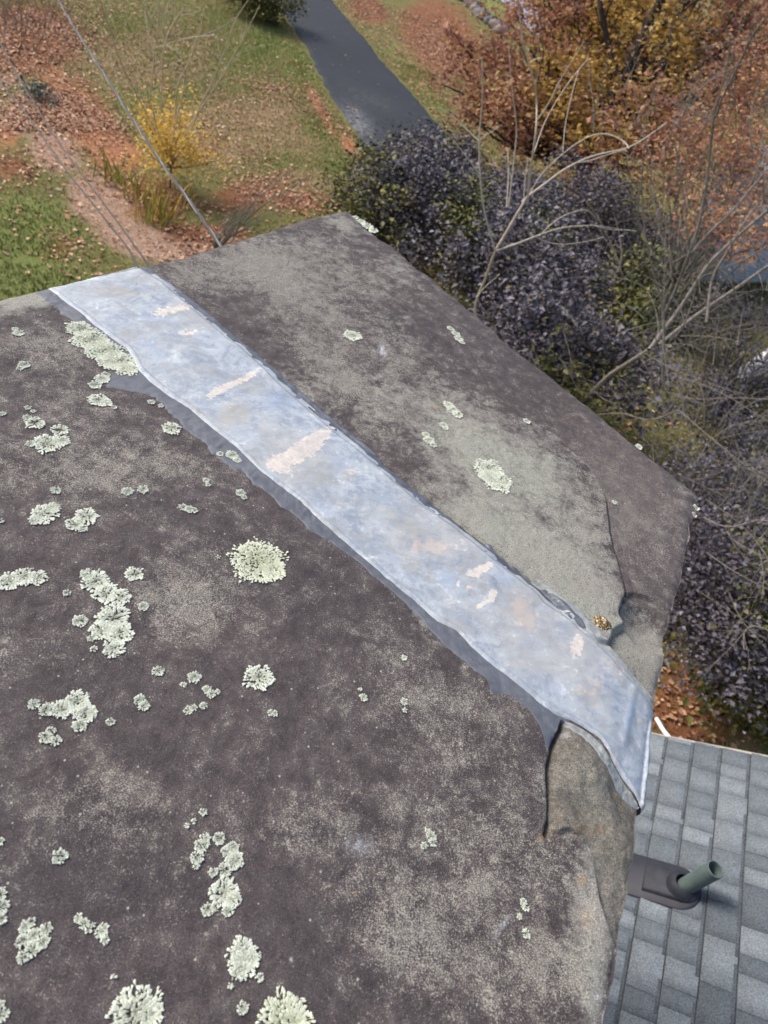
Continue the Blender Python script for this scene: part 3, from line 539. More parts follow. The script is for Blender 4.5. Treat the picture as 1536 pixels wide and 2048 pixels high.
# ================================================================== LICHENS
m = M('lichen_thallus', .9, spec=.15); n1 = m.noise(140, 4, .7)
c = m.mix(m.attr('tip'), (.27, .285, .225), (.68, .72, .61)); c = m.mix(m.math('MULTIPLY', m.attr('yel'), 1.), c, m.mix(m.attr('tip'), (.30, .32, .19), (.68, .71, .53)))
c = m.mix(.6, c, m.ramp(n1, [(.3, .7), (.7, 1.25)]), 'MULTIPLY')
m_lich = m.out(c, normal=m.bump(m.noise(500, 3), .5, .001))
def lichen(discs, label, group=None, yel=0., name='lichen'):
    """discs (px, py, r_px, inner fraction) in photo measure, rosettes of overlapping lobes"""
    VV, FF, tip = [], [], []; off = 0
    cx = np.array([d[0] for d in discs], float); cy = np.array([d[1] for d in discs], float)
    cs = s2(list(zip(cx, cy))); rs = []
    for (x, y, r, *i) in discs:
        e = s2([(x+r, y)])[0]; c0 = s2([(x, y)])[0]; rs.append(np.linalg.norm(e-c0))
    for di, (d, c0, R) in enumerate(zip(discs, cs, rs)):
        inner = d[3] if len(d) > 3 else 0.
        lobe = min(.0026, max(.0013, R*.22)); nr_ = max(1, int(R*(1-inner)/(lobe*.75)))
        for ri in range(nr_):
            rad = R*inner+(R*(1-inner))*(ri+1)/nr_-lobe*.35; rad = max(rad, lobe*.1)
            cnt = max(4, int(2*math.pi*rad/(lobe*.80)))
            for k in range(cnt):
                if RNG.random() < (.24 if ri < nr_-1 else .12): continue
                th = 2*math.pi*(k+RNG.uniform(-.35, .35))/cnt+ri; rr = rad*(1+RNG.normal()*.06)
                # lobes of the rim reach out unevenly
                if ri == nr_-1: rr *= 1+.10*math.sin(th*5+di*2+R*900)+.05*RNG.normal()
                px_, py_ = c0[0]+rr*math.cos(th), c0[1]+rr*math.sin(th)
                da = th+RNG.normal()*.35; l = lobe*RNG.uniform(.85, 1.4); wd = l*RNG.uniform(.30, .46)
                # a lobe: stalk, spreading, notched tip
                pts = [(-.9, 0), (-.3, .45), (.35, .95), (.75, .85), (.95, .35), (.72, .0), (.98, -.4), (.72, -.9), (.3, -.9), (-.3, -.45)]
                hz = [.0002, .0006, .0010, .0007, .0010, .0008, .0010, .0007, .0010, .0006]
                lift = .0003+.0004*RNG.random()+.0004*(1-ri/nr_)*min(1, R/.02)
                v = []
                for (a_, b_), hh in zip(pts, hz):
                    jx = a_*(1+.15*RNG.normal()); jy = b_*(1+.15*RNG.normal())
                    ux = px_+l*jx*math.cos(da)-wd*jy*math.sin(da)*1.2; uy = py_+l*jx*math.sin(da)+wd*jy*math.cos(da)*1.2
                    v.append((ux, uy, hh+lift))
                v.append((px_, py_, lift+.0016))
                VV += v; m_ = len(v)-1
                for q in range(m_): FF.append((off+q, off+(q+1) % m_, off+m_))
                e_ = (ri+1)/nr_
                tv = .12+.72*e_**1.3+RNG.uniform(-.15, .15)
                tip += [max(0, min(1, tv+(.22 if 1 < q < 8 else -.3))) for q in range(m_)]+[max(0, tv-.05)]; off += m_+1
    V = np.array(VV); 
    V[:, 2] += ZS+hstone(V[:, 0], V[:, 1], False)+hedge(V[:, 0], V[:, 1])
    c3 = V.mean(0); o = mesh_np(name, V-c3, np.array(FF), m_lich, attrs=dict(tip=tip, yel=np.full(len(V), yel)), smooth_=True); o.location = c3
    return setp(o, label, 'lichen', group)
GL = 'pale green lichens growing on the stone slab'
LI = [
 ([(705, 672, 15)], 'small round pale lichen alone on dark stone beyond the upper strip'),
 ([(901, 659, 6), (911, 669, 7), (917, 679, 7), (923, 686, 5)], 'slim slanting cream lichen near the slab\'s long far edge'),
 ([(896, 813, 9), (904, 822, 11), (914, 832, 9)], 'oval pale lichen above the stone\'s greenish patch, beyond the strip'),
 ([(886, 854, 7), (889, 859, 5)], 'tiny pale lichen just below the oval lichen beyond the strip'),
 ([(851, 873, 7), (857, 884, 9), (865, 894, 6)], 'faint slanting lichen close to the strip\'s right edge'),
 ([(975, 945, 24), (990, 968, 26), (976, 960, 20)], 'largest lichen beyond the strip, mint rosette on greenish stone'),
 ([(1052, 846, 6)], 'tiny lichen sitting on the ledge line of the split stone layer'),
 ([(1228, 1006, 4)], 'white lichen dot on brown stone outside the split layer'),
 ([(1393, 1014, 5), (1390, 1028, 4)], 'speck of lichen on the slab\'s pointed far right corner'),
 ([(722, 443, 7), (735, 452, 8), (747, 461, 7), (710, 434, 5)], 'cream crusty lichen on the slab\'s topmost corner edge'),
 ([(1278, 893, 5)], 'tiny lichen on the very rim of the slab\'s long far edge'),
 ([(160, 660, 26, .0), (182, 682, 36, .0), (208, 702, 38, .0), (235, 722, 34, .0), (252, 738, 22, 0.), (215, 725, 20, 0)], 'big oval green lichen partly tucked under the strip\'s left edge', .35),
 ([(205, 758, 14), (190, 770, 12), (212, 750, 8)], 'ragged lichen just below the big oval lichen'),
 ([(197, 800, 19), (212, 806, 12), (228, 815, 5)], 'bushy white-green lichen left of the tongue of grey sealant'),
 ([(37, 668, 11), (30, 660, 6)], 'small lichen near the top left edge of the slab'),
 ([(48, 731, 11), (40, 738, 6)], 'small cream lichen left of the big oval lichen, near the frame\'s edge'),
 ([(70, 846, 19, .25), (55, 835, 9)], 'curled lichen, upper left of a trio of lichens'),
 ([(120, 860, 17, .2)], 'round lichen, right one of the trio of lichens at left'),
 ([(95, 888, 27), (62, 888, 10), (122, 882, 17)], 'wide half-round lichen, lowest of the trio at left'),
 ([(56, 815, 6), (66, 822, 5)], 'two-lobed lichen speck just above the trio of lichens'),
 ([(343, 858, 17)], 'round lichen near the sealant edge, beside the strip\'s upper half'),
 ([(303, 805, 7), (322, 812, 5)], 'white crumbs of lichen at the tip of the sealant tongue'),
 ([(6, 827, 6)], 'orange-tinged lichen fleck at the left frame edge'),
 ([(112, 982, 10)], 'dull small lichen above the pair of mid-left lichens'),
 ([(255, 984, 11)], 'left one of two small neighbouring lichens, dull centred'),
 ([(286, 981, 10)], 'right one of two small neighbouring lichens, paler'),
 ([(90, 1028, 26), (72, 1040, 14), (105, 1018, 14)], 'bright left lichen of the mid-left touching pair'),
 ([(172, 1034, 22), (150, 1050, 17), (165, 1058, 10)], 'duller right lichen of the mid-left touching pair'),
 ([(366, 1016, 8), (378, 1020, 8), (389, 1022, 6)], 'small flat lichen cluster midway between big round lichen and strip top'),
 ([(481, 988, 9), (488, 997, 5)], 'small round lichen close to the sealant\'s jagged edge'),
 ([(412, 963, 6), (416, 972, 5)], 'thin lichen crumb above the flat small cluster'),
 ([(464, 912, 11), (474, 922, 7)], 'faded grey lichen on the smear of sealant'),
 ([(440, 909, 6)], 'tiny faded lichen at the sealant border'),
 ([(516, 1124, 52), (545, 1140, 24)], 'largest round yellow-green lichen, alone in the slab\'s middle', .7),
 ([(437, 1115, 4)], 'crumb of lichen left of the largest round lichen'),
 ([(18, 1164, 22), (48, 1154, 22), (76, 1156, 18)], 'broad mound-shaped lichen cut by the left frame edge'),
 ([(190, 1163, 26), (212, 1188, 24), (240, 1196, 20), (175, 1150, 14)], 'upper lobe of the large double lichen at left'),
 ([(228, 1238, 32), (238, 1268, 26), (228, 1298, 20), (205, 1262, 22)], 'lower taller half of the large double lichen at left'),
 ([(160, 1243, 14)], 'small lichen attached left of the large double lichen'),
 ([(182, 1278, 7), (188, 1300, 6)], 'dark-centred lichen crumbs below left of the double lichen'),
 ([(268, 1150, 17, .1)], 'round lichen with dark veins, upper right of the double lichen'),
 ([(286, 1214, 10)], 'dull small lichen right of the double lichen'),
 ([(134, 1186, 7)], 'very faint grey lichen left of the double lichen'),
 ([(517, 1357, 27, .12)], 'round lichen with greyish centre below the largest round lichen'),
 ([(316, 1343, 11)], 'sprig-like small lichen below the large double lichen'),
 ([(388, 1356, 12)], 'upper one of the scattered small lichens left of the grey-centred lichen'),
 ([(367, 1371, 5)], 'crumb left of the upper scattered small lichen'),
 ([(414, 1380, 8), (422, 1390, 8)], 'slanting small lichen in the scattered group'),
 ([(436, 1385, 4)], 'crumb right of the slanting small lichen'),
 ([(376, 1422, 8), (386, 1417, 7)], 'lowest left of the scattered small lichens'),
 ([(407, 1413, 7)], 'lowest right of the scattered small lichens'),
 ([(280, 1400, 11), (288, 1412, 10)], 'knobbly lichen right of the big wing-shaped lichen'),
 ([(221, 1443, 8)], 'small square-ish lichen below right of the wing-shaped lichen'),
 ([(155, 1402, 22), (168, 1425, 22), (125, 1418, 20), (92, 1420, 14), (68, 1410, 11), (160, 1450, 14), (185, 1428, 9)], 'big wing-shaped lichen with a thick right end'),
 ([(92, 1475, 13), (112, 1482, 10), (102, 1462, 9)], 'lichen fringe hanging below the wing-shaped lichen'),
 ([(541, 1428, 6), (549, 1430, 5)], 'tiny ragged lichen below the grey-centred round lichen'),
 ([(727, 1396, 7), (720, 1380, 3)], 'tiny lichen on bare stone right of centre'),
 ([(807, 1405, 6), (809, 1423, 4)], 'faint lichen specks near the strip\'s lower half'),
 ([(808, 1316, 5)], 'dark green moss-like speck near the strip'),
 ([(403, 1692, 13), (410, 1678, 9), (438, 1678, 11), (464, 1698, 12), (468, 1722, 17), (448, 1742, 13), (426, 1746, 8), (394, 1716, 12), (392, 1734, 5), (455, 1705, 12)], 'ring-shaped lichen with a bare dark middle'),
 ([(448, 1785, 26), (466, 1800, 15), (455, 1822, 10), (415, 1820, 11), (430, 1815, 8)], 'hook-shaped lichen right under the ring-shaped one'),
 ([(120, 1713, 14)], 'small flower-like lichen in the dark lower left'),
 ([(406, 1625, 7)], 'small lichen above the ring-shaped lichen'),
 ([(388, 1643, 4), (374, 1652, 4)], 'crumbs of lichen upper left of the ring-shaped lichen'),
 ([(862, 1672, 9), (866, 1684, 7), (848, 1692, 6), (855, 1664, 5)], 'scrappy lichen alone on the lower middle of the slab'),
 ([(50, 1853, 11), (92, 1858, 11), (44, 1882, 12), (85, 1885, 12), (65, 1898, 15), (46, 1915, 11), (62, 1845, 8), (68, 1870, 12)], 'coarse ragged lichen near the lower left corner'),
 ([(157, 1836, 8), (168, 1848, 9), (178, 1860, 6), (186, 1850, 4)], 'left half of a V-shaped lichen pair, lower left'),
 ([(206, 1858, 10), (200, 1866, 9), (210, 1880, 7)], 'right half of a V-shaped lichen pair, lower left'),
 ([(484, 1905, 24), (490, 1925, 24), (478, 1938, 20), (502, 1915, 16)], 'grey-green fan lichen below the hook-shaped one'),
 ([(519, 1956, 7)], 'crumb lichen at lower right of the fan lichen'),
 ([(460, 1973, 4)], 'speck of lichen below the fan lichen'),
 ([(272, 2030, 48, 0), (300, 2032, 22)], 'large rosette lichen cut by the bottom frame edge, left one', .2),
 ([(566, 2040, 44, 0), (590, 2045, 28)], 'large yellowish rosette lichen cut by the bottom frame edge, right one', .7),
 ([(485, 2017, 10)], 'small star lichen left of the yellowish bottom rosette'),
 ([(3, 1815, 14), (0, 1790, 12), (5, 1838, 9)], 'lichen half cut by the left frame edge, lower left'),
 ([(2, 2030, 14), (2, 2008, 6)], 'lichen in the bottom left corner of the frame'),
 ([(0, 1685, 8)], 'small lichen cut by the left frame edge, level with the ring lichen'),
 ([(1046, 1806, 6), (1050, 1815, 6)], 'upper faint lichen of two on the lower right stone'),
 ([(1038, 1834, 4), (1052, 1868, 7)], 'lower faint lichen of two on the lower right stone'),
 ([(2, 1042, 6)], 'lichen fleck at the left frame edge beside the touching pair'),
 ([(228, 1955, 4)], 'grey speck of lichen in the dark stone of the lower left'),
]
for it in LI: lichen(it[0], it[1], GL, it[2] if len(it) > 2 else RNG.uniform(0, .15))

# ================================================================== tubes
def tube_vf(P, r, n=6, caps=True):
    P = np.asarray(P, float); r = np.broadcast_to(np.asarray(r, float), (len(P),)); d = np.gradient(P, axis=0); d /= np.linalg.norm(d, axis=1, keepdims=True)+1e-12
    up = np.array([.13, .27, .95]); up = up if abs(d[0]@up) < .95 else np.array([1., 0, 0])
    V = []
    a = np.cross(d[0], up); a /= np.linalg.norm(a); th = np.linspace(0, 2*np.pi, n, endpoint=False)
    for i in range(len(P)):
        a = a-(a@d[i])*d[i]; a /= np.linalg.norm(a)+1e-12; b = np.cross(d[i], a)
        V.append(P[i]+r[i]*(np.cos(th)[:, None]*a+np.sin(th)[:, None]*b))
    V = np.vstack(V); i = np.arange(len(P)-1)[:, None]*n; j = np.arange(n)[None]; j2 = (j+1) % n
    F = np.stack([i+j, i+j2, i+n+j2, i+n+j], -1).reshape(-1, 4)
    return V, F
class MB:
    def __init__(s): s.V = []; s.F = []; s.n = 0
    def add(s, V, F): s.V.append(V); s.F.append(F+s.n); s.n += len(V)
    def tube(s, P, r, n=6): s.add(*tube_vf(P, r, n))
    def box(s, c, ex, ey, ez):
        c, ex, ey, ez = map(np.array, (c, ex, ey, ez)); V = np.array([c+a*ex+b*ey+d*ez for d in (-1, 1) for b in (-1, 1) for a in (-1, 1)], float)
        s.add(V, np.array([[0, 2, 3, 1], [4, 5, 7, 6], [0, 1, 5, 4], [2, 6, 7, 3], [0, 4, 6, 2], [1, 3, 7, 5]]))
    def build(s, name, mat, parent=None, sm=True): return mesh_np(name, np.vstack(s.V), s.F if len({f.shape[1] for f in s.F}) > 1 else [np.vstack(s.F)], mat, parent, smooth_=sm)

# ================================================================== HOUSE with shingle roof
rn = np.array([-.51473174, .11138047, .85008566]); rn /= np.linalg.norm(rn); rc = np.array([.21149084, .97737998, 0.]); rx = np.array([-.8308567, .17978533, -.52664445])   # normal, along the courses, down the slope
RD = 3.3; O = np.array([0, 0, HC])-rn*RD
def RP(c, s, h=0.): return O+rc*c-rx*s+rn*h        # s goes up the slope
house = empty('house', tuple(RP(1, -.9)*np.array([1, 1, 0]))); setp(house, 'house with grey asphalt shingle roof beside the chimney', 'house')
EXP = .0415*RD; S0 = .0015*RD-EXP*14; NCO = 40; CR = .850*RD
m = M('asphalt_shingle_granules', .92, spec=.25); g1 = m.noise(150, 4, .85); g2 = m.noise(16, 5, .7); vv = m.voro(260, out=1)
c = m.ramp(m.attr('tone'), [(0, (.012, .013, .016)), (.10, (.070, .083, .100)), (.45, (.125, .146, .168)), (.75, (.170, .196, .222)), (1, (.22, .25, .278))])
c = m.mix(.85, c, m.ramp(g1, [(.32, .35), (.5, 1.), (.68, 1.75)]), 'MULTIPLY'); c = m.mix(.5, c, m.ramp(g2, [(.3, .75), (.7, 1.25)]), 'MULTIPLY')
c = m.mix(m.ramp(m.noise(210, 3, .9), [(.58, 0.), (.66, .55)]), c, (.36, .41, .46))
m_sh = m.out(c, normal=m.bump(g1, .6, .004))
VV = []; FF = []; tone = []; off = 0; rr = random.Random(5)
for k in range(NCO):
    s0 = S0+k*EXP; c0 = -5.5+rr.uniform(0, .2); prevt = .5
    # backing course
    def slab(c0, c1, s0, s1, h0, h1, th, t):
        global off
        v = [RP(c0, s0, h0-th), RP(c1, s0, h0-th), RP(c1, s0, h0), RP(c0, s0, h0), RP(c0, s1, h1), RP(c1, s1, h1), RP(c0, s1, h1-th), RP(c1, s1, h1-th)]
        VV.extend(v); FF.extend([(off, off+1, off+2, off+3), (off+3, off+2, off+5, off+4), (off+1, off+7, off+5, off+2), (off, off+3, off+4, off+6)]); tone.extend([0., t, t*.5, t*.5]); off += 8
    x = c0
    while x < CR:
        w_ = rr.choice([.08, .10, .12, .14, .16, .20]); t = rr.random(); t = .26+.2*rr.random() if (prevt > .5 and rr.random() < .7) else .52+.34*rr.random()
        prevt = t; x1 = min(x+w_, CR+rr.uniform(-.004, .004)); hh = .0105 if t > .45 else .0085
        slab(x+.001, x1-.001, s0+rr.uniform(-.001, .001), s0+EXP*1.12, hh, -.001, .009 if t > .45 else .0075, t); x = x1
    slab(c0, CR, s0+.004, s0+EXP*1.2, .0015, -.004, .004, .25)
    # dark bands painting in the shadow line just below the next course
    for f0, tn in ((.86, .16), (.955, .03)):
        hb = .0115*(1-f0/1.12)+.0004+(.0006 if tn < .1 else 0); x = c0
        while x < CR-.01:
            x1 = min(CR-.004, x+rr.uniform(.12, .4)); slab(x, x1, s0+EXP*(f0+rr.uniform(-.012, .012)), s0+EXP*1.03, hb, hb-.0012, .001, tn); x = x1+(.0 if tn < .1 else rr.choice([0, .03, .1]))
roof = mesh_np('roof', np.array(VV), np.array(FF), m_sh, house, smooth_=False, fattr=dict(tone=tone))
m_white = mat_simple('white_painted_trim', (.62, .63, .64), (.74, .75, .76), 12, .5)
m_side = mat_simple('beige_siding', (.40, .38, .33), (.5, .48, .43), 5, .7)
smin, smax = S0, S0+NCO*EXP
b = MB(); b.box(RP(CR-2.7, (smin+smax)/2, -.020), rc*2.72, rx*(smax-smin)/2, rn*.012); b.build('roof_deck', m_side, house, False)
b = MB(); b.box(RP(CR-.025, (smin+smax)/2, -.105), rc*.012, rx*(smax-smin)/2, rn*.07); b.build('rake_board', m_white, house, False)
# walls below
e0, e1 = RP(CR-.35, smin+.3, -.05), RP(CR-.35, smax-.1, -.05); back = -rc*5.0; e0[2] -= .02
V = [e0, e1, e0+back, e1+back]; V += [np.array([p[0], p[1], -.05]) for p in V]
mesh_np('wall', np.array(V), [np.array([[0, 1, 5, 4], [1, 3, 7, 5], [3, 2, 6, 7], [2, 0, 4, 6]])], m_side, house, smooth_=False)
# gutter along the eave and a white pipe past the rake
b = MB(); b.box(RP(CR-2.7, smin-.05, -.05), rc*2.7, np.cross(rc, [0, 0, 1])*.05, np.array([0, 0, .045])); b.build('gutter', m_white, house, False)
p0 = toxy(np.array([1349., 1312.]), np.array([1476., 1436.]), rn, RD*1.0); p0[0] += -rc*.02; p0 = np.array([p0[0]-rn*.02, p0[0]-rn*.03+(p0[1]-p0[0])*.55, p0[1]])
b = MB(); b.tube(dens(p0, .03), .013, 10); b.build('rake_flashing_end', m_white, house)
# vent pipe
base = toxy(np.array(1362.), np.array(1778.), rn, RD)
vent = empty('plumbing_vent', tuple(base)); setp(vent, 'green-weathered vent pipe standing in a black boot on the shingle roof', 'vent pipe')
zz = np.array([0, 0, 1.])
def lathe(c, axis, prof, mat, name, parent, n=40, wob=0):
    a = np.array(axis)/np.linalg.norm(axis); t = np.cross(a, [1, 0, 0]); t /= np.linalg.norm(t); b_ = np.cross(a, t); th = np.linspace(0, 2*np.pi, n, endpoint=False)
    V = np.vstack([c+a*h+r*(np.cos(th)[:, None]*t+np.sin(th)[:, None]*b_) for r, h in prof]); k = len(prof)
    i = np.arange(k-1)[:, None]*n; j = np.arange(n)[None]; j2 = (j+1) % n
    return mesh_np(name, V, np.stack([i+j, i+j2, i+n+j2, i+n+j], -1).reshape(-1, 4), mat, parent)
m = M('green_grey_vent_pipe', .6); n1 = m.noise(18, 5, .7); n2 = m.noise(9, 3)
m_pipe = m.out(m.mix(m.ramp(n2, [(.6, 0.), (.72, .6)]), m.ramp(n1, [(.3, (.075, .108, .108)), (.7, (.13, .172, .165))]), (.12, .10, .06)), normal=m.bump(n1, .15, .003))
m_boot = mat_simple('black_rubber_boot', (.018, .020, .028), (.034, .037, .048), 30, .65)
m_flan = mat_simple('dark_flange', (.018, .019, .028), (.040, .041, .055), 8, .6)
lathe(base, zz, [(.037, -.05), (.037, .262), (.0375, .266), (.0365, .269), (.0325, .269), (.0318, .264), (.0315, .1), (.0, .1)], m_pipe, 'pipe', vent)
lathe(base, zz*.5+rn*.5, [(.072, -.035), (.070, .020), (.066, .036), (.061, .043), (.0605, .049), (.052, .053), (.050, .060), (.044, .062), (.0415, .068), (.037, .060)], m_boot, 'boot', vent)
def plate(c0, hw, s0, s1, h, mat, name, bev=.004):
    """stadium plate on the roof: round uphill end, s measured up the slope"""
    th = np.linspace(0, math.pi, 21); out = [(math.cos(t)*hw, s1-hw+math.sin(t)*hw) for t in th]+[(-hw, s0), (hw, s0)]
    rings = []
    for k, (dd, hh) in enumerate(((.003, -.004), (0, h-bev), (-bev, h))):
        cm = np.mean(out, 0); rings.append([c0+rc*(u+np.sign(u)*dd)-rx*(v+np.sign(v-cm[1])*dd)+rn*hh for u, v in out])
    n = len(out); V = np.array(rings).reshape(-1, 3); j = np.arange(n)[None]; j2 = (j+1) % n; i = np.arange(2)[:, None]*n
    F = np.stack([i+j, i+j2, i+n+j2, i+n+j], -1).reshape(-1, 4); V = np.vstack([V, V[-n:].mean(0)])
    mesh_np(name, V, [F, np.stack([2*n+j[0], 2*n+j2[0], np.full(n, 3*n)], 1)], mat, vent, smooth_=False)
plate(base, .105, -.46, .085, .012, m_flan, 'flange')
plate(base, .068, -.16, .078, .034, m_boot, 'raised_collar', .008)
# ---- chimney stack beneath the slab
cc = np.array([float(SX.mean()), float(SY.mean())])
m = M('chimney_brick', .9); bk = m.t.nodes.new('ShaderNodeTexBrick'); bk.inputs['Scale'].default_value = 4.5; bk.inputs['Color1'].default_value = (.28, .10, .06, 1); bk.inputs['Color2'].default_value = (.20, .07, .045, 1); bk.inputs['Mortar'].default_value = (.42, .4, .36, 1)
m.t.links.new(m.map((1, 1, 1), (math.radians(90), 0, 0)), bk.inputs[0]); m_brick = m.out(bk.outputs[0])
rimO = (G[np.linspace(0, NS-1, 12).astype(int)][:, [0]][:, 0]).copy()
corners = np.array([G[0, 0], G[-1, 0], G[-1, -1], G[0, -1]]); corners = cen+(corners-cen)*.86
V = [(*c_, ZS-.064) for c_ in corners]+[(*c_, -.1) for c_ in corners]
chim = mesh_np('chimney', np.array(V), np.array([[0, 1, 2, 3], [0, 4, 5, 1], [1, 5, 6, 2], [2, 6, 7, 3], [3, 7, 4, 0]]), m_brick, smooth_=False)
setp(chim, 'brick chimney stack standing under the dark stone slab', 'chimney')

# ================================================================== CABLES
m_blk = mat_simple('black_cable_jacket', (.02, .02, .022), (.05, .05, .052), 20, .5)
m_alu = mat_simple('bare_aluminium_wire', (.14, .145, .16), (.25, .26, .28), 20, .5, .5)
def cable_curve(px, ds, n=260, sag=0):
    P = np.array([W(x, y, d) for (x, y), d in zip(px, ds)]); P = dens(P, .05)
    return smooth(P, 60) if len(P) > 130 else smooth(P, 20)
svc = empty('service_cable', tuple(W(300, 300, 4.2))); setp(svc, 'thick twisted black and silver service cable crossing in front of the lawn', 'cable', 'overhead cables running from the house')
P = cable_curve([(505, 590), (437, 484), (396, 425), (320, 322), (265, 240), (205, 143), (150, 58), (112, -8), (70, -90)], [2.6, 2.9, 3.1, 3.6, 4.0, 4.7, 5.5, 6.4, 7.8])
d = np.gradient(P, axis=0); d /= np.linalg.norm(d, axis=1, keepdims=True); a_1 = np.cross(d, [0, 0, 1]); a_1 /= np.linalg.norm(a_1, axis=1, keepdims=True); b_1 = np.cross(d, a_1)
Pf = dens(P, .012); d = np.gradient(Pf, axis=0); L = np.cumsum(np.linalg.norm(d, axis=1)); d /= np.linalg.norm(d, axis=1, keepdims=True); a_1 = np.cross(d, [0, 0, 1]); a_1 /= np.linalg.norm(a_1, axis=1, keepdims=True); b_1 = np.cross(d, a_1)
for k, (nm, mt, rad) in enumerate((('conductor', m_blk, .0038), ('conductor', m_blk, .0038), ('bare_wire', m_alu, .0024))):
    ph = L/.19*math.pi+k*2.094
    b = MB(); b.tube(Pf+.0040*(np.cos(ph)[:, None]*a_1+np.sin(ph)[:, None]*b_1), rad, 6); b.build(nm, mt, svc)
for px, lb in (([(300, 600), (262, 503), (200, 425), (130, 338), (62, 240), (0, 165), (-40, 110)], 'thin dark cable, the lower left one of the two thin ones'), ([(350, 590), (292, 523), (225, 430), (165, 350), (105, 268), (40, 160), (12, 110), (-30, 20)], 'thin dark cable running between the thick cable and the other thin one')):
    P = cable_curve(px, np.linspace(3.6, 9.5, len(px))); b = MB(); b.tube(P, .0055, 6); o = b.build('thin_cable', m_blk); setp(o, lb, 'cable', 'overhead cables running from the house')

# ================================================================== VEGETATION
m_bark = mat_simple('grey_brown_bark', (.115, .10, .085), (.24, .215, .185), 25, .85, 0, .5, .01)
m_bark_pale = mat_simple('pale_sapling_bark', (.40, .34, .27), (.60, .52, .43), 14, .75, 0, .4, .004)
m_bark_dark = mat_simple('dark_wet_bark', (.025, .02, .018), (.07, .055, .045), 12, .85, 0, .5, .01)
m_purple = mat_leaf('purple_leaves', [(0, (.034, .025, .028)), (.35, (.062, .048, .056)), (.7, (.115, .102, .130)), (.9, (.20, .19, .24)), (1, (.15, .13, .06))], .6, .5)
m_yelgreen = mat_leaf('olive_underleaves', [(0, (.035, .045, .01)), (.5, (.09, .10, .02)), (1, (.22, .18, .04))], .6, .4)
m_maple = mat_leaf('autumn_maple_leaves', [(0, (.20, .09, .08)), (.3, (.32, .14, .10)), (.55, (.43, .22, .135)), (.8, (.52, .30, .16)), (1, (.54, .38, .14))], .6, .35, .35)
m_gold = mat_leaf('golden_leaves', [(0, (.28, .16, .05)), (.5, (.48, .31, .08)), (1, (.62, .45, .14))], .6, .35, .35)
m_yel = mat_leaf('yellow_leaves', [(0, (.46, .29, .05)), (.5, (.78, .52, .08)), (1, (.80, .62, .18))], .6, .3, .35)

def clumpy(cents, radii, nclump, per, cs, flat=.75, shell=.5, seed=0):
    """clump centres through ellipsoids, leaves scattered in each clump"""
    out = []; cc_ = []
    vol = np.array([r[0]*r[1]*r[2] for r in radii]); vol = vol**.8/np.sum(vol**.8)
    for c0, r0, v in zip(cents, radii, vol):
        k = max(4, int(nclump*v)); u = RNG.normal(size=(k, 3)); u /= np.linalg.norm(u, axis=1, keepdims=True); rad = (shell+(1-shell)*RNG.random(k)**.6)
        q = np.array(c0)+u*rad[:, None]*np.array(r0)*(1+.18*fbm(u[:, 0]*3+u[:, 2]*2+seed, u[:, 1]*3, 1., 3, seed))[:, None]; cc_.append(q)
    cl = np.vstack(cc_); n = RNG.poisson(per, len(cl)).clip(2)
    idx = np.repeat(np.arange(len(cl)), n); P = cl[idx]+RNG.normal(size=(len(idx), 3))*cs*np.array([1, 1, flat])*RNG.uniform(.6, 1.3, len(cl))[idx][:, None]
    return cl, P, idx
def limbs(b, root, fork, targets, r0, wob=.08, thin=.006):
    """trunk then limbs to targets"""
    b.tube(dens(np.array([root, fork]), .3)+0, np.linspace(r0, r0*.7, len(dens(np.array([root, fork]), .3))), 9)
    for t in targets:
        t = np.array(t); mid = fork*.5+t*.5+RNG.normal(size=3)*wob*np.linalg.norm(t-fork)+np.array([0, 0, -.1*np.linalg.norm(t-fork)]); 
        P = dens(np.array([fork, fork*.75+mid*.25+0, mid, mid*.4+t*.6, t]), .25); P = smooth(P, 3); P += RNG.normal(size=P.shape)*.015; P[0] = fork
        b.tube(P, np.linspace(r0*.35, thin, len(P)), 5)
def twigs(b, P, n, L, r, up=.4):
    for _ in range(n):
        i = RNG.integers(len(P)//5, len(P)-2); d = P[min(i+2, len(P)-1)]-P[i-1]; d = d/np.linalg.norm(d)+RNG.normal(size=3)*.5; d[2] += up*.5; d /= np.linalg.norm(d)
        l = L*RNG.uniform(.4, 1.2); q = [P[i]]; 
        for k in range(6): d = d+RNG.normal(size=3)*.12+np.array([0, 0, .05]); d /= np.linalg.norm(d); q.append(q[-1]+d*l/6)
        b.tube(np.array(q), np.linspace(r, r*.35, 7), 4)
        if RNG.random() < .5:
            e = d+RNG.normal(size=3)*.5; e /= np.linalg.norm(e); b.tube(np.array([q[3], q[3]+e*l*.25, q[3]+e*l*.5+np.array([0, 0, .02])]), np.linspace(r*.6, r*.3, 3), 4)
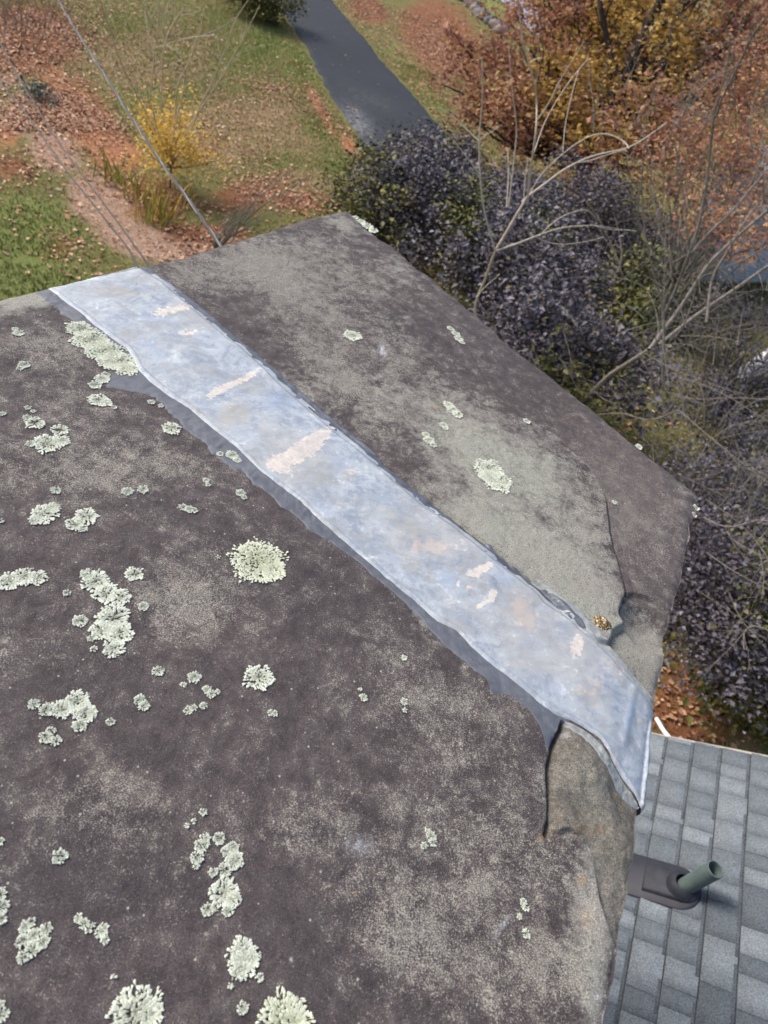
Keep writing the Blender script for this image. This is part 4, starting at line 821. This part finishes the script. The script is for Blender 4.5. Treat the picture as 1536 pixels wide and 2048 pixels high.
def crown_tree(name, label, cat, root, cents, radii, nclump, per, cs, size, mat, bark, group=None, r0=.1, inner=None, nl=60, mat2=None, **k):
    t = empty(name, tuple(root)); setp(t, label, cat, group)
    cl, P, idx = clumpy(cents, radii, nclump, per, cs, **{q: v for q, v in k.items() if q in ('flat', 'shell', 'seed')})
    keep = P[:, 2] > .06; P, idx = P[keep], idx[keep]
    base_r = RNG.normal(.5, .17, len(cl)); rnd = np.clip(base_r[idx]+RNG.normal(size=len(idx))*.2, 0, 1)
    if mat2 is not None:
        msk = mat2[1](cl)[idx]; leaf_mesh('crown', P[~msk], size, mat, t, rnd[~msk], up=.5)
        if msk.any(): leaf_mesh('inner_foliage', P[msk], size, mat2[0], t, rnd[msk], up=.5)
    else: leaf_mesh('crown', P, size, mat, t, rnd, up=.5)
    b = MB(); fork = np.array(root)*.55+np.mean(cents, axis=0)*.45; fork[2] = max(.35, min(fork[2], np.mean([c[2] for c in cents])))
    sel = cl[RNG.choice(len(cl), min(nl, len(cl)), replace=False)]
    limbs(b, np.array(root, float), fork, sel, r0, thin=.012 if r0 > .2 else .006); b.build('trunk', bark, t)
    return t
# --- purple shrubs
def WP(x, y, z): return pl(float(x), float(y), float(z))
def shrub_purple(label, blobs, ncl, per=55, size=.075):
    cents = [WP(x, y, z) for x, y, z, *_ in blobs]; radii = [b_[3:6] for b_ in blobs]
    c = np.mean(cents, axis=0); root = np.array([c[0], c[1], 0.])
    return crown_tree('purple_shrub', label, 'shrub', root, cents, radii, ncl, per, .16, size, m_purple, m_bark_dark, 'purple-leaved shrubs beside the chimney',   .05, shell=.25, nl=110, mat2=(m_yelgreen, lambda cl: fbm(cl[:, 0], cl[:, 1], 1.1, 3, 77) > .42), seed=len(label))
shrub_purple('dark purple-leaved shrub at the foot of the driveway, beyond the slab\'s top corner', [(830, 400, 2.0, 1.5, 1.5, 1.0), (760, 420, 1.6, 1.1, 1.2, .8), (930, 470, 2.0, 1.4, 1.4, 1.0), (880, 330, 1.6, 1.3, 1.3, .8), (770, 360, 1.2, .9, .9, .7)], 640)
shrub_purple('large dark purple-leaved shrub behind the forked bare sapling', [(1050, 560, 2.2, 1.5, 1.5, 1.1), (1150, 420, 1.8, 1.7, 1.7, 1.0), (1180, 620, 2.2, 1.5, 1.5, 1.0), (1020, 430, 1.7, 1.4, 1.5, .9), (1220, 760, 2.0, 1.1, 1.2, .9), (1060, 680, 2.2, 1.0, 1.2, .9), (1250, 480, 1.6, 1.4, 1.4, .9)], 900)
shrub_purple('dark purple-leaved shrub at right, above the shingle roof\'s far edge', [(1430, 1180, 2.0, .9, .9, .8), (1520, 1250, 2.0, .8, .8, .8), (1420, 1020, 1.8, .9, .9, .7), (1520, 1090, 1.7, .7, .8, .6)], 400, 70, .048)
shrub_purple('thin dark purple-leaved shrub tangled with bare branches at the right frame edge', [(1400, 800, 1.2, 1.1, 1.1, .5), (1510, 900, 1.0, 1.0, 1.0, .5), (1460, 640, 1.2, 1.2, 1.3, .6), (1600, 780, 1.2, 1.2, 1.2, .6), (1500, 730, 1.3, .8, .8, .4)], 290, 40, .06)
# olive-green low shrubs glimpsed between
for lb, x, y, r_ in (('olive green low shrub glimpsed through the purple leaves below the sapling fork', 975, 520, 1.1), ('yellow-green low shrub glimpsed behind the right-hand bare tree', 1330, 600, 1.3), ('dark green low shrub at the roof\'s far right corner', 1530, 1360, .8), ('mossy green low shrub under the purple shrub at right', 1400, 1110, .9)):
    c = WP(x, y, .7); crown_tree('low_shrub', lb, 'shrub', (c[0], c[1], 0), [c], [(r_, r_, .6)], 130, 40, .16, .08, m_yelgreen, m_bark, 'low green shrubs', .03, shell=.2, nl=20)

# --- big maple
mb = W(1190, 330, 30.); mroot = np.array([mb[0]*.97, mb[1], 0.])
mroot = WP(1190, 330, 0.)*np.array([.85, .85, 0]); 
cents = [W(1180, 120, 25), W(1000, 200, 23), (W(1130, 250, 22)), W(1330, 120, 24), W(1320, 270, 21), W(1100, 30, 26), W(950, 110, 24), W(1480, 60, 24), W(1250, -80, 27)]
radii = [(3.0, 3.0, 2.4), (1.7, 2, 1.5), (2.2, 2.2, 1.6), (2.6, 2.6, 2.2), (2.0, 2.0, 1.4), (1.8, 2, 1.8), (1.3, 1.4, 1.3), (2.2, 2.2, 2.0), (2.6, 2.6, 2.)]
goldc = np.array([W(1210, 90, 24), W(1150, 180, 22), W(1060, 320, 20), W(1270, 200, 22), W(1330, 60, 23)]); 
def goldf(cl): return (np.min(np.linalg.norm((cl[:, None]-goldc[None]), axis=2), 1) < RNG.normal(1.35, .35, len(cl)))
crown_tree('autumn_maple', 'big maple with rusty red leaves and a golden core beyond the shrubs', 'tree', mroot, cents, radii, 1000, 44, .26, .13, m_maple, m_bark_dark, None, .3, shell=.15, nl=220, mat2=(m_gold, goldf), seed=3)
mt_ = [o for o in bpy.data.objects if o.name.startswith('autumn_maple')][0]; b = MB()
for q, r0, r1 in (([(1180, 300), (1205, 230), (1245, 155), (1285, 75), (1335, -30)], .19, .12), ([(1240, 165), (1215, 90), (1200, 10), (1190, -60)], .09, .05), ([(1255, 140), (1330, 110), (1400, 80), (1500, 40)], .07, .03), ([(1300, 235), (1340, 190), (1400, 130), (1450, 90)], .07, .04), ([(1200, 240), (1120, 190), (1060, 100)], .07, .03), ([(1290, 70), (1320, 60), (1380, 0)], .08, .05)):
    P = dens(np.array([W(x, y, 22.6+.6*RNG.random()) for x, y in q]), .3); b.tube(smooth(P, 3), np.linspace(r0, r1, len(P)), 8); twigs(b, P, 8, 1.6, .025)
b.build('limbs', m_bark_dark, mt_)
# --- red tree on the right, nearer
cents = [W(1450, 420, 14), W(1530, 330, 15), W(1400, 300, 16), W(1500, 180, 17)]; cents += [W(1500, 470, 13)]; radii = [(.9, 1.0, .6), (1.0, 1.2, .8), (1.3, 1.3, .9), (1.3, 1.4, 1.0), (.7, .9, .5)]
rr_ = cents[0].copy(); rr_[2] = 0; rr_[:2] *= 1.15
crown_tree('red_leaved_tree', 'small tree with sparse red and orange leaves in front of the neighbouring house', 'tree', rr_, cents, radii, 250, 32, .22, .08, m_maple, m_bark, None, .08, shell=.1, nl=50, seed=9)
# --- distant evergreen-dark shrub at the top by the driveway
c = WP(530, -5, .8); crown_tree('dark_shrub', 'dark green rounded shrub at the driveway\'s far left edge', 'shrub', (c[0], c[1], 0), [c], [(1.6, 1.6, .9)], 160, 45, .22, .11, m_yelgreen, m_bark_dark, None, .05, shell=.3, nl=20)
# --- brown brush at upper left
# --- yellow shrub
yc = [WP(345, 290, .9), WP(340, 240, 1.3), WP(370, 300, 1.0), WP(325, 320, .6)]
yr = (yc[0]*np.array([1, 1, 0])); 
t = crown_tree('yellow_shrub', 'shrub with bright yellow leaves below tall bare stems on the lawn', 'shrub', yr, yc, [(.75, .8, .6), (.7, .7, .6), (.7, .7, .5), (.5, .5, .4)], 100, 18, .18, .08, m_yel, m_bark, None, .03, shell=.1, nl=26)
# bare stems above it: tall whips, drawn through points of the photo at slowly changing distance
def px_tube(b, pts, d0, d1, r0, r1, n=6, jit=.02, off=(0, 0), sc=1.):
    pts = [(off[0]+x*sc, off[1]+y*sc) for x, y in pts]; ds = np.linspace(d0, d1, len(pts))+RNG.normal(size=len(pts))*.08*max(.3, abs(d1-d0)**.5)
    P = np.array([W(x, y, dd) for (x, y), dd in zip(pts, ds)]); P = dens(P, .06 if d0 < 12 else .15); P = smooth(P, 4)
    b.tube(P, np.linspace(r0, r1, len(P)), n); return P
b = MB(); h2 = dict(sc=.5, off=(0, 0))
yroot = (680, 650)
for pts in ([yroot, (640, 560), (600, 400), (612, 280), (622, 200), (635, 60), (640, 0)], [yroot, (645, 400), (650, 230), (665, 150), (700, 80), (745, 15)], [yroot, (700, 500), (705, 350), (760, 240), (800, 120), (822, 10)],
            [yroot, (740, 540), (770, 510), (800, 420), (850, 330), (900, 200), (945, 70), (1000, -10)], [yroot, (760, 500), (860, 350), (960, 180), (1040, 20)], [(625, 190), (680, 172), (750, 150), (860, 140)], [(640, 150), (600, 80), (560, 0)], [(662, 140), (665, 60), (680, 0)], [yroot, (600, 480), (520, 330), (470, 220), (440, 110), (400, 10)], [yroot, (690, 560), (720, 420), (745, 300), (700, 200)]):
    P = px_tube(b, pts, 18.0 if pts[0] is yroot else 13.5, 12.0, .016 if pts[0] is yroot else .006, .005, 5, **h2); twigs(b, P, 5, .8, .005)
bs = b.build('bare_stems', m_bark_pale, t); 
# --- reed clump
rt = empty('reed_clump', tuple(WP(290, 400, 0))); setp(rt, 'clump of yellowing sword-shaped leaves in the mulch bed', 'plant')
Vb, Fb, rn_ = [], [], []; o_ = 0
for (bx, by, n_, hh) in ((300, 450, 26, .75), (322, 440, 24, .8), (275, 400, 18, .6), (250, 375, 16, .55), (225, 350, 16, .6), (320, 400, 14, .5), (355, 410, 10, .6), (205, 370, 6, .4)):
    c = WP(bx, by, 0)
    for _ in range(n_):
        p = c+np.array([*RNG.normal(size=2)*.16, 0]); d = np.array([*RNG.normal(size=2)*.28, 1.]); h_ = hh*RNG.uniform(.6, 1.25); sd = np.array([math.cos(o_), math.sin(o_), 0])*.017
        pts = [p, p+d*h_*.4, p+d*h_*.75+np.array([d[0], d[1], 0])*.10, p+d*h_*.95+np.array([d[0], d[1], -.1])*.45*h_]
        for k, q in enumerate(pts): w_ = (1, .9, .6, .05)[k]; Vb += [q-sd*w_, q+sd*w_]
        r__ = RNG.random()
        for k in range(3): Fb.append((o_+2*k, o_+2*k+1, o_+2*k+3, o_+2*k+2)); rn_.append(r__)
        o_ += 8
m_reed = mat_leaf('yellowing_sword_leaves', [(0, (.14, .20, .03)), (.4, (.34, .34, .06)), (.75, (.52, .36, .09)), (1, (.50, .24, .08))], .6)
mesh_np('blades', np.array(Vb), np.array(Fb), m_reed, rt, smooth_=False, fattr=dict(rnd=rn_))
# small grey-green plant
c = WP(75, 180, .15); spt = empty('small_plant', (c[0], c[1], 0)); m_gg = mat_leaf('grey_green_leaves', [(0, (.05, .085, .06)), (1, (.12, .17, .12))]); P = c+RNG.normal(size=(420, 3))*np.array([.22, .22, .08]); P[:, 2] = P[:, 2].clip(.03)
leaf_mesh('foliage', P, .07, m_gg, spt); setp(spt, 'small grey-green plant among brown leaves at upper left', 'plant')
# --- forked bare sapling (traced, varying depth)
s1 = empty('bare_sapling', tuple(WP(940, 700, 0))); setp(s1, 'pale bare sapling forking in three in front of the purple shrubs', 'tree', 'leafless trees beside the chimney')
k2 = dict(sc=.5, off=(768, 0)); b = MB(); D = 6.9
F0 = (445, 1005)
main = [(F0, (490, 930), (530, 860), (575, 785)), D, D-.1, .016, .012]
tr = MB(); px_tube(tr, [(380, 2000), (420, 1500), (360, 1240), (372, 1190), (400, 1130), (425, 1060), F0], 8.6, D, .016, .012, 9, **k2); px_tube(tr, list(main[0]), D, D-.2, .0145, .012, 9, **k2); tr.build('trunk', m_bark_pale, s1)
for pts, d1, r0, r1 in (([F0, (425, 930), (400, 850), (385, 720), (380, 600), (380, 520), (395, 420), (395, 300), (390, 230)], D-.7, .010, .004), ([(380, 695), (340, 640), (300, 590), (262, 540)], D-.1, .006, .003), ([(378, 562), (320, 510), (272, 450), (215, 430)], D, .006, .003), ([(380, 562), (430, 520), (475, 498)], D, .005, .002),
        ([(575, 785), (590, 650), (610, 520), (612, 400), (600, 320), (575, 250), (555, 180), (540, 60), (540, 0), (532, -40)], D-1., .011, .004), ([(577, 255), (605, 236), (632, 230)], D-.6, .005, .0025), ([(605, 345), (620, 290), (613, 180), (622, 140)], D-.6, .005, .0025),
        ([(575, 785), (640, 740), (700, 690), (770, 648), (870, 612), (970, 600), (1040, 558), (1130, 490)], D+.4, .012, .004), ([(770, 650), (800, 655), (880, 622), (970, 598)], D+.3, .006, .003), ([(980, 595), (990, 580), (930, 545), (862, 522), (770, 570), (700, 628), (620, 700), (585, 770)], D+.1, .0065, .005),
        ([(614, 480), (670, 400), (700, 320), (750, 250), (800, 165)], D-.3, .007, .003), ([(590, 640), (640, 490), (700, 385), (760, 300), (812, 240)], D+.5, .006, .003), ([(716, 610), (720, 520), (745, 400), (778, 280)], D+.3, .005, .003), ([(950, 605), (1000, 640), (1060, 680), (1120, 690)], D+.6, .004, .002),
        ([F0, (520, 980), (620, 940), (700, 910), (820, 900), (880, 905), (960, 922), (1010, 924)], D+.3, .010, .003), ([(620, 945), (680, 880), (740, 850), (800, 830), (850, 845), (845, 870)], D+.1, .006, .0025), ([(608, 948), (650, 975), (720, 980), (800, 970), (880, 948)], D+.3, .005, .0025), ([(820, 900), (808, 918), (830, 942)], D+.2, .005, .002), ([(830, 900), (900, 918), (940, 926), (985, 918)], D+.3, .004, .002),
        ([(490, 830), (500, 700), (494, 590)], D+.2, .006, .003), ([(498, 830), (515, 690), (525, 580), (537, 530), (518, 400), (505, 300), (498, 180)], D-.2, .007, .003), ([(495, 650), (500, 690), (512, 720)], D, .006, .004), ([(370, 1190), (395, 1150), (450, 1110)], D+.2, .004, .002), ([(370, 1190), (385, 1225), (412, 1250)], D+.2, .004, .002), ([(560, 800), (560, 720), (575, 640)], D, .005, .003), ([(600, 760), (650, 740), (690, 760), (620, 800)], D+.1, .003, .002)):
    P = px_tube(b, pts, D, d1, r0, r1, 6, **k2)
b.build('branches', m_bark_pale, s1)
# --- right-hand bare tree
s2t = empty('bare_tree', tuple(WP(1290, 900, 0))); setp(s2t, 'grey many-stemmed leafless tree at right between slab and neighbouring house', 'tree', 'leafless trees beside the chimney')
b = MB(); D = 8.2; Rt = (1060, 1400)
tr = MB(); px_tube(tr, [Rt, (1110, 1330), (1180, 1240), (1300, 1050), (1430, 930), (1560, 820), (1700, 700)], D+.9, D+1.8, .026, .014, 8, **k2); px_tube(tr, [(1100, 1380), (1250, 1260), (1400, 1160), (1540, 1060), (1700, 960)], D+.6, D+1.2, .026, .014, 8, **k2); px_tube(tr, [(700, 1700), (900, 1500), Rt], D+2.2, D+.9, .030, .028, 8, **k2); tr.build('trunk', m_bark, s2t)
for pts, d0, d1, r0, r1 in (([(1115, 1530), (1118, 1400), (1120, 1240), (1075, 1080), (1045, 950), (1030, 760), (1040, 590)], D, D-.5, .018, .004), ([(1118, 1240), (1125, 1000), (1130, 860), (1130, 750)], D, D, .008, .003), ([(1115, 1270), (1180, 1130), (1215, 1030), (1260, 900), (1290, 750), (1310, 560), (1325, 430), (1380, 250), (1385, 140)], D, D-.8, .02, .006),
        ([(1215, 1030), (1300, 930), (1400, 840), (1470, 750), (1540, 670)], D, D+.6, .016, .008), ([(1290, 1290), (1310, 1100), (1380, 1000), (1430, 900), (1540, 760)], D-1, D-.6, .014, .006), ([(1330, 470), (1345, 400), (1400, 300), (1450, 190), (1490, 110), (1536, 60)], D-.5, D-.9, .011, .006), ([(1160, 560), (1185, 680), (1205, 800), (1212, 920), (1215, 1010)], D, D, .006, .006), ([(1120, 700), (1160, 560), (1200, 440), (1228, 395)], D, D-.3, .005, .003),
        ([(1190, 650), (1240, 690), (1310, 730), (1400, 810), (1536, 930)], D, D+.3, .005, .003), ([(1536, 150), (1480, 180), (1430, 150), (1270, 195)], D, D, .004, .003), ([(1300, 1060), (1280, 900), (1230, 820), (1180, 740)], D, D, .006, .003), ([(1540, 980), (1450, 1040), (1320, 1080), (1230, 1130)], D-.5, D, .007, .003), ([(1330, 490), (1260, 460), (1220, 465)], D, D, .004, .002), ([(1540, 350), (1520, 480), (1500, 600)], D, D, .005, .003)):
    P = px_tube(b, pts, d0, d1, r0, r1, 6, **k2); twigs(b, P, 7, .7, .003)
k3 = dict(sc=.5, off=(768, 500))
for pts, d0, d1, r0, r1 in (([(1180, 640), (1270, 720), (1330, 770), (1430, 850), (1560, 950)], 7.0, 6.5, .006, .004), ([(1170, 560), (1250, 450), (1150, 320)], 8, 8, .005, .003), ([(1280, 1070), (1370, 1125), (1440, 1100), (1490, 1070), (1560, 1085)], 5.2, 5.0, .006, .004), ([(1370, 1125), (1385, 1170), (1440, 1200)], 5.2, 5.2, .005, .003), ([(1180, 900), (1290, 950), (1390, 1000)], 6.5, 6.4, .004, .002), ([(1560, 600), (1400, 590), (1250, 600), (1100, 560), (920, 580)], 7.5, 8.2, .006, .002),
        ([(840, 660), (900, 655), (960, 650), (1060, 690), (1180, 640)], 8, 7.5, .004, .008), ([(1250, 850), (1300, 760), (1400, 690), (1560, 680)], 7, 7, .004, .003), ([(700, 430), (740, 480), (770, 560), (830, 590)], 8.2, 8, .003, .002), ([(720, 330), (745, 420), (755, 520)], 8.2, 8, .003, .002), ([(800, 520), (860, 590), (930, 620)], 8.2, 8, .003, .002), ([(1040, 650), (1030, 740), (1045, 800)], 7.5, 7.5, .003, .002), ([(1430, 950), (1500, 870), (1536, 780)], 6.4, 6.4, .004, .003), ([(1460, 1040), (1500, 940), (1536, 900)], 6, 6, .004, .002),
        ([(1290, 1210), (1400, 1290), (1560, 1370)], 5, 4.9, .004, .003), ([(1380, 1370), (1420, 1480), (1500, 1560)], 5, 4.9, .003, .002), ([(1560, 1530), (1440, 1475), (1425, 1560), (1440, 1600)], 5, 4.9, .005, .003), ([(1500, 1200), (1530, 1320), (1510, 1400)], 5, 4.9, .003, .002)):
    P = px_tube(b, pts, d0, d1, r0, r1, 5, **k3); twigs(b, P, 5, .45, .0022, .1)
for k in range(190):
    x0, y0 = (RNG.uniform(1230, 1560), RNG.uniform(560, 1150)) if k < 120 else (RNG.uniform(1180, 1560), RNG.uniform(150, 620)); 
    if x0 < 1300 and y0 > 800: continue
    an_ = RNG.normal(-.9, .7) if k < 120 else RNG.normal(-1.3, .35); L_ = RNG.uniform(60, 260); cv = RNG.normal()*.5; q = [(x0, y0)]
    for j in range(6): an_ += cv/5+RNG.normal()*.08; q.append((q[-1][0]+math.cos(an_)*L_/6, q[-1][1]+math.sin(an_)*L_/6))
    d0 = RNG.uniform(6.2, 9.5); P = px_tube(b, q, d0, d0-RNG.uniform(-.5, .8), RNG.uniform(.003, .006), .0015, 4)
    if k % 2: twigs(b, P, 3, .5, .0022)
b.build('branches', m_bark, s2t)
# --- fine bare bush behind the slab's far edge
fb = empty('bare_bush', tuple(WP(455, 480, 0))); setp(fb, 'thin wispy leafless bush leaning right, behind the slab\'s far left edge', 'shrub', 'leafless bushes on the lawn')
b = MB()
for k in range(20):
    x1 = RNG.uniform(480, 680); y1 = 300+abs(x1-600)*.35+RNG.uniform(0, 90)
    P = px_tube(b, [(430, 510), (445+RNG.normal()*10, 480), (.55*445+.45*x1, .5*470+.5*y1), (x1, y1)], 11.5, 10.0, .009, .003, 4); twigs(b, P, 3, .4, .002)
b.build('twigs', m_bark, fb)
# --- brown brush, upper left
fb = empty('brown_brush', tuple(WP(80, 40, 0))); setp(fb, 'brown twiggy brush at the upper left corner beyond the cables', 'shrub', 'leafless bushes on the lawn')
b = MB()
for k in range(70):
    c = WP(RNG.uniform(-20, 130), RNG.uniform(-20, 110), 0); P = [c]; d = np.array([*RNG.normal(size=2)*.5, 1.]); d /= np.linalg.norm(d)
    for q in range(7): d = d+RNG.normal(size=3)*.15; d /= np.linalg.norm(d); P.append(P[-1]+d*.16)
    P = np.array(P); b.tube(P, np.linspace(.012, .004, 8), 4); twigs(b, P, 3, .5, .004)
b.build('twigs', mat_simple('brown_twigs', (.14, .09, .06), (.26, .17, .12), 10), fb)

# ================================================================== NEIGHBOUR'S HOUSE (grey-teal roof, white gutter) seen through the branches
nh = empty('neighbour_house', tuple(WP(1560, 420, 0))); setp(nh, 'neighbour\'s house with teal-grey roof and white gutters behind the red leaves', 'house')
m = M('teal_grey_metal_roof', .85, 0); wv = m.t.nodes.new('ShaderNodeTexWave'); wv.inputs['Scale'].default_value = 3.; wv.inputs['Distortion'].default_value = .4; m.t.links.new(m.map((1, 1, 1), (0, 0, .9)), wv.inputs[0])
m_troof = m.out(m.ramp(wv.outputs[0], [(.2, (.20, .23, .25)), (.6, (.26, .295, .32))]), normal=m.bump(wv.outputs[0], .15, .02))
z0 = 2.3
q1, q2, q3, q4 = WP(1405, 425, z0), WP(1470, 300, z0+.9), WP(1700, 260, z0+.9), WP(1660, 410, z0)
mesh_np('roof', np.array([q1, q4, q3, q2, q1-[0, 0, .12], q4-[0, 0, .12], q3-[0, 0, .12], q2-[0, 0, .12]]), np.array([[0, 1, 2, 3], [4, 7, 6, 5], [0, 4, 5, 1], [2, 6, 7, 3], [0, 3, 7, 4], [1, 5, 6, 2]]), m_troof, nh, smooth_=False)
q5, q6 = WP(1440, 560, z0-1.4), WP(1700, 560, z0-1.4)
q7, q8 = WP(1430, 470, z0-.5), WP(1700, 455, z0-.5)
mesh_np('porch_roof', np.array([q5, q6, q8, q7, q5-[0, 0, .1], q6-[0, 0, .1], q8-[0, 0, .1], q7-[0, 0, .1]]), np.array([[0, 1, 2, 3], [4, 7, 6, 5], [0, 4, 5, 1], [2, 6, 7, 3], [0, 3, 7, 4], [1, 5, 6, 2]]), m_troof, nh, smooth_=False)
b = MB(); b.tube(dens(np.array([q1, q4]), .5), .09, 6); b.tube(dens(np.array([q1, q2]), .5), .06, 6); b.build('gutter', m_white, nh)
V = [q1-[0, 0, .1], q4-[0, 0, .1], q3-[0, 0, .1], q2-[0, 0, .1]]; cn = np.mean(V, 0); V = [cn+(v-cn)*.93 for v in V]; V += [np.array([v[0], v[1], -.1]) for v in V]
mesh_np('wall', np.array(V), np.array([[0, 1, 5, 4], [1, 2, 6, 5], [2, 3, 7, 6], [3, 0, 4, 7]]), m_white, nh, smooth_=False)
# white vehicle-like shape is unclear in the photo: a pale garden wall catches the light there
gw = MB(); a0, a1 = WP(1490, 745, .3), WP(1640, 640, .3); dd = (a1-a0)/2; gw.box((a0+a1)/2-[0, 0, .2], dd, np.array([-dd[1], dd[0], 0])/np.linalg.norm(dd)*.2, (0, 0, .13)); o = gw.build('pale_wall', m_white, None, False); setp(o, 'low white wall glimpsed behind bare branches at the right frame edge', 'wall')
# ---- rocks edging the far lawn
m_rock = mat_simple('dark_rock', (.05, .05, .055), (.22, .21, .20), 2.5, .9, 0, .8, .05)
for i in range(11):
    c = WP(915+i*8.0, -8+i*7.2, 0.)
    bm = bmesh.new(); bmesh.ops.create_icosphere(bm, subdivisions=2, radius=.62)
    for v in bm.verts: v.co *= 1+.22*float(fbm(np.array(v.co.x*2+i*7), np.array(v.co.y*2+v.co.z), .9, 2, i)); v.co.z *= .6
    me = bpy.data.meshes.new('rock'); bm.to_mesh(me); bm.free(); o = link('rock', me, m_rock); o.location = (c[0]+RNG.normal()*.2, c[1], .15); o.rotation_euler = (0, 0, i*1.7); o.scale = (RNG.uniform(.8, 1.5), RNG.uniform(.7, 1.1), RNG.uniform(.8, 1.3))
    setp(o, 'dark rough rock in the row edging the far lawn', 'rock', 'rocks in a row at the lawn\'s far edge')
# ---- far tree line so that the horizon is closed
for i, x in enumerate((-34, -22, 14, 27, 40, -46)):
    y = 88+12*math.sin(i*2.1); c = np.array([x*1.3, y, 5.]); crown_tree('distant_tree', 'distant autumn tree beyond the far lawn', 'tree', (c[0], c[1], 0), [c, c+[2, 0, 2.5]], [(5, 4, 4), (3, 3, 3)], 160, 26, .8, .5, m_maple, m_bark_dark, 'distant trees beyond the lawn', .3, shell=.5, nl=12)
